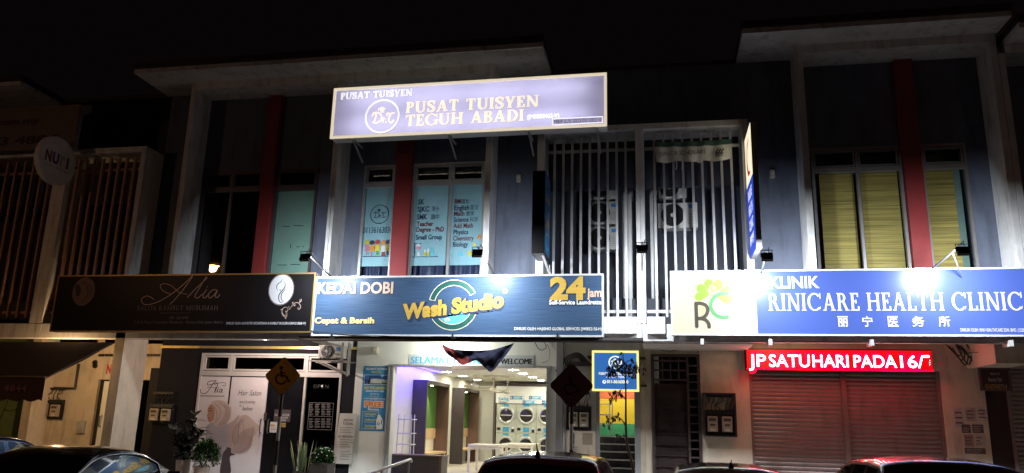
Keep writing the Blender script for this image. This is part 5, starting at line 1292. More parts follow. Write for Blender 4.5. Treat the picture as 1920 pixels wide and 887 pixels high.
# job notice taped to the dark wall
a, b, c, e = rc(631, 775, 664, 870, YG - .05)
t = thing('notice', 'long white job notice taped crookedly beside the laundry wall', 'notice', ((a + b) / 2, YG, c))
def pn(u, v): q = Vector((a + (b - a) * u + .05 * (v - .5), YG - .05 - .03 * math.sin(u * 3.1) * (1 - v) - .02 * math.sin(v * 5), c + (e - c) * v)); return q
MB().grid(pn, 8, 12).build('paper', M('notice_paper', (.62, .60, .56), .6, var=.04), t, smooth=True)
d = Dec(FY(YG - .105), {'ink': PB['ink'], 'grey': M('notice_grey', (.25, .24, .24), .5, var=0)}, .003)
d.text('JAWATAN', 644, 785.5, 662, 790, 'ink', .03); d.text('KOSONG', 644, 792, 662, 796.5, 'ink', .03); d.text('FULL TIME POSITION', 634, 817, 662, 820.5, 'ink', .03)
for y, w in ((801, 24), (805.5, 22), (810, 24), (824, 26), (828.5, 25), (833, 18), (837.5, 22), (846, 20), (851, 22), (856, 18), (861, 19)): d.rect(637, y, 637 + w + random.uniform(-3, 2), y + 1.2, 'grey')
d.build('lettering', t)
# white junction box on the laundry wall
q = at(705, 656, YG - .05); t = thing('alarm_box', 'small cream box high on the white laundry wall', 'alarm box', tuple(q)); B(q.x - .06, q.x + .06, YG - .12, YG - .002, q.z - .09, q.z + .07).build('body', M('alarm_white', (.6, .57, .45), .4), t, bevel=.015); B(q.x - .04, q.x + .04, YG - .125, YG - .12, q.z - .03, q.z + .02).build('lens', M('alarm_lens', (.75, .72, .6), .2), t)
# hanging outdoor unit with bracket
a, b, c, e = rc(597, 643, 640, 671, 1.25)
acunit(a, b, c, 3.40, 1.25, 'outdoor unit hung on a steel bracket over the salon window', group=None)
t = thing('bracket', 'welded steel bracket carrying the outdoor unit over the salon window', 'bracket', (b, 1.4, c))
m = MB(); x2 = at(657, 660, 1.3).x
for yy_ in (1.2, 1.62): m.bar((a - .2, yy_, c - .07), (x2, yy_, c - .07), .04, .03); m.bar((b + .05, yy_, 3.45), (b + .05, yy_, c - .35), .04, .04); m.bar((a, yy_, c - .08), (b + .05, yy_, c - .33), .03, .03)
m.bar((x2, 1.2, 3.45), (x2, 1.2, c - .4), .03, .03); m.bar((b + .05, 1.2, c - .3), (x2, 1.2, c - .38), .02, .02); m.bar((b + .05, 1.2, c - .07), (b + .05, 1.62, c - .07), .04, .03)
m.build('frame', M('bracket_grey', (.38, .36, .33), .5, .3), t)
# electricity meters
METC = M('meter_case', (.42, .36, .28), .35, var=.05); METW = M('meter_window', (.1, .1, .09), .15, var=0); METL = M('meter_label', (.65, .62, .55), .5, var=0)
def meters(px, Y, label, xs, mat=BLACK, case=False, wires=True, n=2):
    a, b, c, e = rc(*px, Y)
    t = thing('meter_board', label, 'electricity meter', ((a + b) / 2, Y, c), 'electricity meter boards along the walkway')
    h = e - c; w = b - a
    B(a, b, Y - .03, Y, c, c + h * (.62 if wires else 1)).build('board', mat, t)
    B(a + .01, b - .01, Y - .09, Y - .03, c + h * .5, c + h * .6).build('fuse_row', BLACK, t)
    for k in range(n):
        cx = a + w * xs[k]; z0, z1 = c + h * .08, c + h * .46; hw = w * .17
        o = B(cx - hw, cx + hw, Y - .12, Y - .03, z0, z1).build('meter', METC, t, bevel=.012)
        B(cx - hw * .7, cx + hw * .7, Y - .126, Y - .121, z0 + (z1 - z0) * .68, z0 + (z1 - z0) * .88).build('window', METW, o); B(cx - hw * .5, cx + hw * .5, Y - .126, Y - .121, z0 + .02, z0 + (z1 - z0) * .2).build('label', METL, o)
        B(cx - hw * .5, cx + hw * .5, Y - .124, Y - .121, z0 + (z1 - z0) * .38, z0 + (z1 - z0) * .5).build('dial', METW, o)
    if wires:
        m = MB()
        for k in range(6):
            x = a + w * (.1 + .15 * k); q = random.uniform(-.06, .06)
            m.tube(catmull([(x, Y - .05, c + h * .6), (x - .03 + q, Y - .10, c + h * .74), (x + .05, Y - .09, c + h * .86), (x + .02 + q, Y - .05, c + h * .97)], 5), .009, 5)
        m.box(a + .04, b - .04, Y - .07, Y - .02, c + h * .93, c + h)
        m.build('wiring', CABLE, t)
    return t, (a, b, c, e)
meters((79, 727, 122, 786), 2.28, 'meter board with two meters on the yellow lit cream wall at far left', (.2, .7))
meters((284, 735, 328, 794), YG - .02, 'meter board with two meters on the charcoal salon wall', (.24, .72))
meters((1062, 735, 1109, 806), YG - .02, 'meter board with two meters between the pipe and the stair entrance', (.3, .72))
t, q = meters((1321, 740, 1377, 816), YG - .08, 'dark metal meter cabinet on the cream wall beside the shutter', (.25, .74), M('cabinet_dark', (.05, .035, .035), .4))
m = MB(); a, b, c, e = q
m.box(a - .03, a, YG - .22, YG - .002, c - .03, e + .03); m.box(b, b + .03, YG - .22, YG - .002, c - .03, e + .03); m.box(a, b, YG - .22, YG - .002, e, e + .03); m.box(a, b, YG - .22, YG - .002, c - .03, c); m.build('cabinet_frame', M('cabinet_dark', (.05, .035, .035), .4), t)
# white panel with stickers below the stair meters
a, b, c, e = rc(1062, 808, 1117, 893, YG - .03)
t = thing('wall_panel', 'cream cupboard panel with stickers below the meters by the stairs', 'panel', ((a + b) / 2, YG, WZ))
B(a, b, YG - .06, YG - .002, WZ, e).build('panel', CREAM, t)
d = Dec(FY(YG - .06), {'ink': PB['ink'], 'tan': M('tan_paper', (.35, .28, .2), .6), 'grey': M('notice_grey', (.25, .24, .24))}, .003)
d.rect(1092, 812, 1111, 834, 'tan'); d.rect(1071, 812, 1077, 833, 'ink')
for y in (838, 842, 846, 853, 860, 866): d.rect(1072, y, 1081 + random.uniform(-2, 3), y + 1.4, 'grey')
d.ell(1077, 849, 2.4, 2.6, 'ink'); d.text('2', 1074, 836, 1077, 840, 'ink', .03)
d.build('stickers', t)
# coil of cables by the disabled sign
m = MB()
q = at(1085, 683, YG - .12)
for k in range(7):
    r = .16 + .03 * k; m.tube(catmull([(q.x - r * 1.5 + .3 * (k % 2), q.y + .02 * k, q.z - .15), (q.x - r, q.y, q.z + .1), (q.x, q.y - .05, q.z + .12 + .02 * k), (q.x + r, q.y, q.z - .02), (q.x + .5 + r, q.y, q.z + .12), (q.x + .6 + r * .4, q.y, q.z - .2), (q.x + .35, q.y, q.z - .3)], 5), .011, 5)
m.box(q.x - .25, q.x + .25, YG - .16, YG - .06, q.z - .04, q.z + .05); m.box(q.x + .4, q.x + .62, YG - .12, YG - .01, q.z + .05, q.z + .28)
tag(m.build('cable_bundle', CABLE), 'tangled black cable bundle on the wall above the brown diamond sign', 'cables')
def cable(pts, lab, r=.008, grp='loose cables under the ceiling'):
    o = MB().tube(catmull([tuple(p) for p in pts], 6), r, 5).build('cable', CABLE); tag(o, lab, 'cable', grp)
cable([at(1224, 652, 1.9), at(1250, 658, 1.9), at(1290, 655, 1.9), at(1340, 654, 1.9), at(1370, 657, 1.9), at(1395, 652, 1.9)], 'thin cable sagging above the dark grille gate')
cable([at(1304, 642, 1.8), at(1308, 654, 1.85), at(1309, 662, 1.9)], 'short cable dropping to the corner of the grille gate')
cable([at(1815, 662, 1.5), at(1845, 659, 1.2), at(1880, 650, .8), at(1920, 637, .4)], 'cable looping along the beam at the right edge')
cable([at(1002, 640, 1.9), at(1012, 656, 1.9), at(1024, 652, 1.9), at(1020, 640, 1.9)], 'loop of cable above the right end of the welcome board')
cable([at(581, 620, -.03), at(620, 624, -.03), at(680, 628, -.03), at(760, 631, -.03), at(840, 631, -.03)], 'thin cable hanging across the lower edge of the laundry signboard')
cable([at(1026, 645, 1.9), at(1031, 660, 1.9), at(1028, 676, 1.9), at(1016, 680, 1.9)], 'hanging loop of cable on the white wall right of the welcome board', .005)
m = MB(); 
for k in range(6): q = at(1792 + 6 * k, 655 + 3 * (k % 3), 1.7); m.tube(catmull([(q.x - .15, 1.75, q.z + .1), (q.x, 1.65, q.z - .12 - .06 * (k % 4)), (q.x + .1, 1.7, q.z - .05), (q.x + .02, 1.8, q.z + .15)], 5), .012, 5)
tag(m.build('cable_bundle', CABLE), 'tangle of dark cables in the corner right of the shutter', 'cables')
# papers on the right wall
NP = [M('flyer_%d' % i, c, .6, var=.25, scale=14) for i, c in enumerate(((.42, .36, .33), (.5, .45, .42), (.12, .09, .09), (.35, .25, .22)))]
fl = [((1789, 764, 1808, 802), 1, 'pale flyer, leftmost of the upper row on the right wall'), ((1810, 764, 1830, 790), 0, 'pale flyer in the middle of the upper row on the right wall'), ((1832, 763, 1851, 789), 1, 'pale flyer, rightmost of the upper row on the right wall'), ((1803, 796, 1820, 812), 2, 'dark flyer left in the middle row on the right wall'), ((1823, 796, 1844, 812), 2, 'dark flyer right in the middle row on the right wall'), ((1808, 815, 1826, 838), 3, 'tan flyer left in the lower row on the right wall'), ((1828, 815, 1848, 838), 1, 'pale flyer right in the lower row on the right wall'), ((1809, 840, 1848, 851), 2, 'dark strip flyer at the bottom of the right wall')]
for px, k, lab in fl:
    a, b, c, e = rc(*px, YG); m = MB(); m.box(a, b, YG - .005, YG - .001, c, e, 0)
    for r in range(3): m.box(a + (b - a) * .1, b - (b - a) * random.uniform(.15, .5), YG - .008, YG - .0055, c + (e - c) * (.2 + .25 * r), c + (e - c) * (.28 + .25 * r), 1)
    tag(m.build('flyer', [NP[k], NP[2] if k != 2 else NP[0]]), lab, 'flyer', 'flyers stuck on the right wall')
t, pl, bb = signbox('signboard', 'small dark sign with three lines of letters hanging at the right edge', (1836, 689, 1896, 733), 1.6, .06, M('small_board_dark', (.04, .02, .025), .5), M('small_board_edge', (.12, .07, .07), .5), .04)
d = Dec(pl, {'pale': M('small_board_print', (.35, .3, .3), .6, var=0), 'gold': M('small_board_gold', (.35, .22, .07), .6, var=0)}); d.text('Salon &', 1856, 698, 1874, 703, 'pale', .03); d.text('Beauty Hair', 1853, 708, 1879, 715, 'pale', .03); d.text('0167742714', 1847, 721, 1888, 729, 'gold', .04); d.build('lettering', t)
m = MB(); 
for x in (bb[0] + .05, bb[1] - .05): m.tube([(x, 1.63, bb[3]), (x, 1.63, 3.1)], .008, 5)
m.build('hanger', BLACK, t)
# street awning at the far left
XA = at(214, 643, .2).x
pf = atX(86, 708, XA)
zt_, yf_, zf_ = at(214, 642, .2).z, pf.y, pf.z
t = thing('awning', 'dark brown fabric awning with a scalloped valance over the green front', 'awning', (-17, .2, zf_))
AWN = M('awning_fabric', (.045, .022, .02), .7, var=.15, scale=2, stretch=(6, 1, 1)); AWV = M('valance_fabric', (.06, .025, .025), .7, var=.1)
m = MB(); m.grid(lambda u, v: (-20 + (XA + 20) * u, .2 + (yf_ - .2) * v, zt_ + (zf_ - zt_) * v - .05 * math.sin(math.pi * v)), 12, 8); m.build('canopy', AWN, t)
m = MB(); m.tube([(-20, yf_, zf_), (XA, yf_, zf_)], .03); m.tube([(XA - .03, .2, zt_ - .02), (XA - .03, yf_, zf_ - .02)], .02); m.build('awning_frame', M('awning_bar', (.12, .08, .07), .4, .5), t)
def val(u, v): x = -20 + (XA + 20) * u; h = .40 + .045 * abs(math.sin(x * 9)); return (x, yf_ - .01 + .012 * math.sin(x * 9), zf_ - .02 - h * v)
MB().grid(val, 260, 2).build('valance', AWV, t)
d = Dec(FY(yf_ - .025), {'red': M('valance_print', (.20, .10, .11), .7, var=0)}, .003); d.text('07-521 4844', -60, 721.5, 51, 733, 'red', .03); d.build('lettering', t)

# ================================================================== lamps of the street and the passage
def bulkhead(x, y, z, energy, col, label):
    t = thing('ceiling_lamp', label, 'lamp', (x, y, z))
    B(x - .32, x + .32, y - .05, y + .05, z - .03, z).build('base', LBL, t); MB().tube([(x - .3, y, z - .06), (x + .3, y, z - .06)], .02).build('tube', EM('warm_tube', (1, .72, .38), 12), t)
    l = bpy.data.lights.new('passage_lamp', 'POINT'); l.energy = energy; l.color = col; l.shadow_soft_size = .04
    o = bpy.data.objects.new('passage_lamp', l); COL.objects.link(o); o.parent = t; o.location = (0, .1, -.16)
bulkhead(-13.0, .05, 2.98, 82, (1, .60, .27), 'warm tube lamp hung behind the awning at the far left')
bulkhead(-.9, 4.4, 3.44, 70, (1, .95, .8), 'tube lamp on the ceiling of the stair hall')
bulkhead(-8.5, .66, 3.597, 110, (1, .80, .74), 'tube lamp under the walkway ceiling before the salon')
bulkhead(-4.6, 1.25, 3.597, 78, (.98, 1, .92), 'tube lamp under the walkway ceiling before the laundry')
bulkhead(2.3, .66, 3.597, 6, (1, .70, .48), 'added fill lamp under the walkway ceiling before the roller shutter')  # added fill lamp, stands in for warm street light on this front
def street_lamp(x, y, z, bx, by, energy, label, aim, lens=40):
    t = thing('street_lamp', label, 'street lamp', (bx, by, 0), 'sodium street lamps across the road')
    MB().tube([(bx, by, 0), (bx, by, .6), (bx, by, z - .6), (bx + (x - bx) * .3, by + (y - by) * .3, z - .05), (x, y, z + .08)], [.11, .09, .06, .045, .035], 12).build('pole', M('lamp_pole', (.3, .3, .3), .5, .5), t, smooth=True)
    d_ = Vector((x - bx, y - by, 0)).normalized(); p = Vector((x, y, z))
    MB().bar(p - d_ * .35 + Vector((0, 0, .06)), p + d_ * .35 + Vector((0, 0, .06)), .26, .1).build('lamp_head', M('lamp_head_grey', (.25, .25, .25), .5), t, bevel=.03)
    MB().bar(p - d_ * .26, p + d_ * .26, .2, .025).build('lens', EM('sodium_lens', (1, .42, .10), lens), t)
    l = bpy.data.lights.new('sodium_lamp', 'SPOT'); l.energy = energy; l.color = (1, .62, .46); l.spot_size = 2.6; l.spot_blend = .9; l.shadow_soft_size = .15
    o = bpy.data.objects.new('sodium_lamp', l); COL.objects.link(o); o.parent = t; o.location = (x - bx, y - by, z - .05)
    o.rotation_euler = (Vector(aim) - Vector((x, y, z))).to_track_quat('-Z', 'Y').to_euler()
street_lamp(-16.49, -9.0, 7.26, -17.6, -9.6, 115, 'orange sodium street lamp reflected in the dark salon window', (-8, 1, 3.5), 260)
street_lamp(15.5, -17.0, 8.5, 16.4, -18.2, 130, 'sodium street lamp across the road to the right', (3, 1, 5))

# ================================================================== street furniture, plants, cars
def wheelchair(d, cx, cy, k, m):
    p = lambda L: [(cx + a * k, cy + b * k) for a, b in L]
    d.ell(cx - .04 * k, cy - .37 * k, .085 * k, .085 * k, m, 16)
    d.stroke(p([(-.04, -.26), (-.03, .02)]), .10 * k, m, 0); d.stroke(p([(-.05, .0), (.16, .0), (.20, .02), (.30, .26), (.40, .23)]), .085 * k, m, 0); d.stroke(p([(-.02, -.14), (.14, -.14)]), .07 * k, m, 0)
    d.stroke(p([(-.10, -.08), (-.24, .0), (-.28, .16), (-.20, .31), (-.04, .37), (.10, .32), (.17, .22)]), .075 * k, m, 6)
def diamond(cx, cy, hx, hy, foot, label, face, ink, Y=-1.7):
    p = at(cx, cy, Y); r = (hx / FPX * (Y + 15) * 1.02)
    t = thing('diamond_sign', label, 'road sign', (p.x, Y, .14), 'diamond signs for reserved bays')
    pl = Pl((p.x, Y, p.z), (1, 0, 0), (0, -1, 0))
    def dia(r, n=4): 
        k = r * .08; return [(r - k, k), (k, r - k), (-k, r - k), (-r + k, k), (-r + k, -k), (-k, -r + k), (k, -r + k), (r - k, -k)]
    MB().prism(pl, dia(r), 0, -.006).build('plate', ink, t)
    MB().prism(pl, dia(r * .95), .002, .0).build('face', face, t)
    d = Dec(pl, {'ink': ink}, .004); wheelchair(d, cx - 1, cy, hx * 1.05, 'ink'); 
    for s_ in (-1, 1): d.ell(cx + 4, cy + s_ * hy * .62, 1.3, 1.3, 'ink', 10)
    d.build('symbol', t)
    m = MB(); zb, zt_ = .14, p.z + r * .6; zq = zb; i = 0
    while zq < zt_: z2 = min(zq + .42, zt_); m.tube([(p.x, Y + .035, zq), (p.x, Y + .035, z2)], .032, 12, mi=i % 2); zq = z2; i += 1
    m.build('pole', [M('pole_black', (.02, .02, .02), .45), M('pole_white', (.55, .53, .5), .5, stain=.5)], t)
diamond(530, 705, 39, 39, 0, 'yellow diamond wheelchair sign on a banded pole before the salon door', M('sign_yellow', (.9, .5, .03), .45, var=.12, scale=6, stain=.4), M('sign_black', (.02, .012, .01), .5))
diamond(1071.5, 723, 41.5, 41.5, 0, 'brown unlit diamond wheelchair sign on a pole before the stair meters', M('sign_brown', (.15, .08, .06), .6, var=.15), M('sign_black', (.02, .012, .01), .5))
# handrail
P1 = at(770, 861, -.3); P2 = atX(688, 890, P1.x)
t = thing('handrail', 'sloping steel handrail before the laundry entrance', 'handrail', (P1.x, P1.y, WZ))
P2 = P1 + (P2 - P1) * 1.4
m = MB(); m.tube([P2, P1 + (P2 - P1) * .08, P1, P1 + Vector((0, .06, -.05))], .026, 10); m.build('rail', STEEL, t, smooth=True)
m = MB()
for f in (0.03, .5, .97): q = P1.lerp(P2, f); m.tube([(q.x, q.y, WZ if q.y > GY else (.14 if q.y > -2.2 else 0)), q], .02, 8)
m.build('post', STEEL, t)
# plants
def leaf(m, p, dirn, L, w, mi=0, bend=.25):
    dirn = dirn.normalized(); s_ = dirn.cross(Vector((0, 0, 1))); s_ = s_.normalized() if s_.length > .05 else Vector((1, 0, 0))
    up = s_.cross(dirn); pts = []
    for f, ww in ((0, .12), (.3, .8), (.6, 1), (.85, .6), (1, .03)):
        c = p + dirn * L * f - Vector((0, 0, 1)) * bend * L * f * f
        pts += [c - s_ * w * ww / 2 + up * w * .12 * ww, c, c + s_ * w * ww / 2 + up * w * .12 * ww]
    fs = []
    for i in range(4): a = 3 * i; fs += [(a, a + 1, a + 4, a + 3), (a + 1, a + 2, a + 5, a + 4)]
    m.add(pts, fs, mi)
def rdir(zmin=-.3): 
    while True:
        v = Vector((random.uniform(-1, 1), random.uniform(-1, 1), random.uniform(zmin, 1)))
        if .2 < v.length < 1: return v.normalized()
def pot(parent, x, y, zt_, r, mat, taper=.75):
    MB().lathe((x, y, WZ), [(0, 0), (r * taper, 0), (r, zt_ - WZ), (r * .9, zt_ - WZ), (r * .88, zt_ - WZ - .04), (0, zt_ - WZ - .05)], 24).build('pot', mat, parent, smooth=False)
RUB = [M('rubber_leaf', (.028, .03, .026), .25, var=.3), M('rubber_leaf_light', (.06, .055, .045), .3, var=.3)]
BUSH = [M('bush_leaf', (.016, .05, .008), .7, var=.35, spec=.15), M('bush_leaf_pale', (.035, .09, .015), .7, var=.3, spec=.15)]
POTW = M('pot_white', (.62, .52, .46), .5, var=.06, stain=.3)
yp = 1.0
p = at(344, 862, yp); t = thing('potted_plant', 'tall dark leaved rubber plant in a pale pot before the salon poster', 'potted plant', (p.x, yp, WZ)); pot(t, p.x, yp, p.z, .155, POTW)
m = MB(); 
for k in range(9):
    an = k * 2.4; tp = Vector((p.x + .28 * math.cos(an) * random.uniform(.3, 1.25), yp + .28 * math.sin(an), p.z + random.uniform(.35, .85)))
    stem = [Vector((p.x, yp, p.z - .05)), Vector((p.x, yp, p.z)).lerp(tp, .5) + Vector((.02, 0, .06)), tp]; m.tube(stem, .01, 5, 0)
    for f in range(22): 
        q = stem[0].lerp(stem[2], .35 + .65 * f / 14); leaf(m, q, rdir(-.2) + Vector((0, 0, .25)), random.uniform(.2, .31), random.uniform(.10, .15), random.choice((0, 0, 1)))
m.build('leaves', RUB, t)
p = at(379, 874, yp - .1); t = thing('potted_plant', 'rounded bright green bush in a short pale pot before the salon poster', 'potted plant', (p.x, yp - .1, WZ)); pot(t, p.x, yp - .1, p.z, .17, POTW, .82)
m = MB()
for k in range(1900):
    d_ = rdir(-.25); r = random.uniform(.4, 1) ** .6; b = 1 + .25 * math.sin(d_.x * 7) * math.cos(d_.z * 6)
    leaf(m, Vector((p.x + .05, yp - .1, p.z + .22)) + Vector((d_.x * .29, d_.y * .26, d_.z * .30)) * r * b, d_ + rdir() * .8, .075, .034, random.choice((0, 0, 1)))
for k in range(8): m.tube([Vector((p.x, yp - .1, p.z - .04)), Vector((p.x + .05, yp - .1, p.z + .2)) + rdir() * .15], .006, 4)
m.build('leaves', BUSH, t)
p = at(567, 884, yp); t = thing('potted_plant', 'snake plant with tall striped sword leaves before the salon price list', 'potted plant', (p.x, yp, WZ)); pot(t, p.x, yp, p.z, .2, M('pot_dark', (.05, .045, .04), .6))
m = MB()
for k in range(30):
    b = Vector((p.x + random.uniform(-.16, .16), yp + random.uniform(-.13, .13), p.z - .04)); an = Vector((b.x - p.x, (b.y - yp) * .6, 0)); L = random.uniform(.38, .72)
    leaf(m, b, Vector((an.x * 1.6 + random.uniform(-.12, .12), an.y * 1.4, 1)), L, random.uniform(.045, .065), random.choice((0, 1, 1)), .0)
m.build('leaves', [M('sword_leaf', (.09, .12, .05), .4, var=.4, scale=25, stretch=(.3, .3, 3)), M('sword_leaf_pale', (.30, .30, .13), .4, var=.4, scale=25, stretch=(.3, .3, 3))], t)
p = at(605, 868, yp); t = thing('potted_plant', 'leafy bush with tiny white flowers in a dark square pot', 'potted plant', (p.x, yp, WZ)); B(p.x - .2, p.x + .2, yp - .2, yp + .2, WZ, p.z).build('pot', M('pot_dark', (.05, .045, .04), .6), t, bevel=.01)
m = MB()
for k in range(520):
    d_ = rdir(-.1); r = random.uniform(.4, 1) ** .6
    leaf(m, Vector((p.x, yp, p.z + .06)) + Vector((d_.x * .25, d_.y * .22, d_.z * .24)) * r, d_ + rdir() * .8, .07, .04, 0 if k % 3 else 1)
for k in range(36): d_ = rdir(0.1); m.lathe(Vector((p.x, yp, p.z + .06)) + Vector((d_.x * .27, d_.y * .24, d_.z * .26)), [(0, .01), (.012, .004), (.014, 0)], 6, d_, 2)
m.build('leaves', BUSH + [M('flower_white', (.7, .7, .68), .6, var=0)], t)
# withered sapling on the kerb
YT = -1.75
t = thing('sapling', 'thin withered sapling with brown leaf clusters before the small blue sign', 'young tree', (at(1188, 887, YT).x, YT, .14))
bb_ = at(1188, 887, YT)
tr_ = [Vector((bb_.x + .03, YT, .10)), at(1188, 887, YT), at(1178, 843, YT), at(1174, 813, YT), at(1173.5, 760, YT), at(1173, 710, YT), at(1171, 692, YT), at(1168, 676, YT)]
MB().tube(catmull([tuple(v) for v in tr_], 5), [.028 - .022 * i / 35 for i in range(36)], 8).build('trunk', M('sapling_bark', (.14, .10, .075), .8, var=.3, scale=20, bump=.3), t, smooth=True)
DL = [M('dead_leaf', (.035, .022, .016), .7, var=.4), M('dead_leaf_pale', (.10, .06, .035), .7, var=.4)]
def jit(v, a): return v + Vector((random.uniform(-a, a), random.uniform(-a, a), random.uniform(-a, a)))
def branch(pts, nl, spread, seed=0, L=.075):
    P = [at(x, y, YT) + Vector((0, dy, 0)) for x, y, dy in pts]
    m = MB(); cp = catmull([tuple(v) for v in P], 5); m.tube(cp, [.010 - .007 * i / (len(cp) - 1) for i in range(len(cp))], 5, 2)
    for k in range(nl):
        f = random.uniform(.25, 1); i = f * (len(cp) - 1); q = Vector(cp[int(i)])
        tip = jit(q, spread); m.tube([q, q.lerp(tip, .5) + Vector((0, 0, .015)), tip], .0028, 3, 2, False)
        for _ in range(3): leaf(m, jit(tip, .02), Vector((random.uniform(-.6, .6), random.uniform(-.6, .6), -1)), random.uniform(.6, 1) * L, .028, random.choice((0, 0, 1)), .1)
    m.build('branch', DL + [M('sapling_bark', (.14, .10, .075))], t)
branch([(1173, 708, 0), (1160, 697, -.1), (1147, 694, -.15), (1139, 690, -.2)], 20, .10); branch([(1173, 705, 0), (1181, 694, .1), (1190, 690, .15), (1197, 688, .2)], 20, .10); branch([(1171, 695, 0), (1165, 688, -.15), (1158, 691, -.3), (1152, 697, -.35)], 12, .09); branch([(1170, 690, 0), (1176, 684, .1), (1183, 690, .3), (1188, 697, .35)], 14, .09)
for pts in ([(1169, 680, 0), (1162, 672, 0), (1155, 676, -.05)], [(1170, 684, 0), (1178, 676, .05), (1188, 675, .1)], [(1169, 678, 0), (1168, 668, 0), (1165, 660, 0)], [(1171, 690, 0), (1185, 682, 0), (1196, 679, .05)]): branch(pts, 3, .05)
branch([(1173.5, 750, 0), (1163, 738, -.1), (1152, 741, -.2), (1145, 750, -.25)], 16, .08); branch([(1173.5, 796, 0), (1160, 782, -.1), (1148, 784, -.2), (1139, 793, -.3)], 15, .08); branch([(1176, 832, 0), (1168, 818, .1), (1158, 822, .15), (1150, 832, .2)], 8, .07)
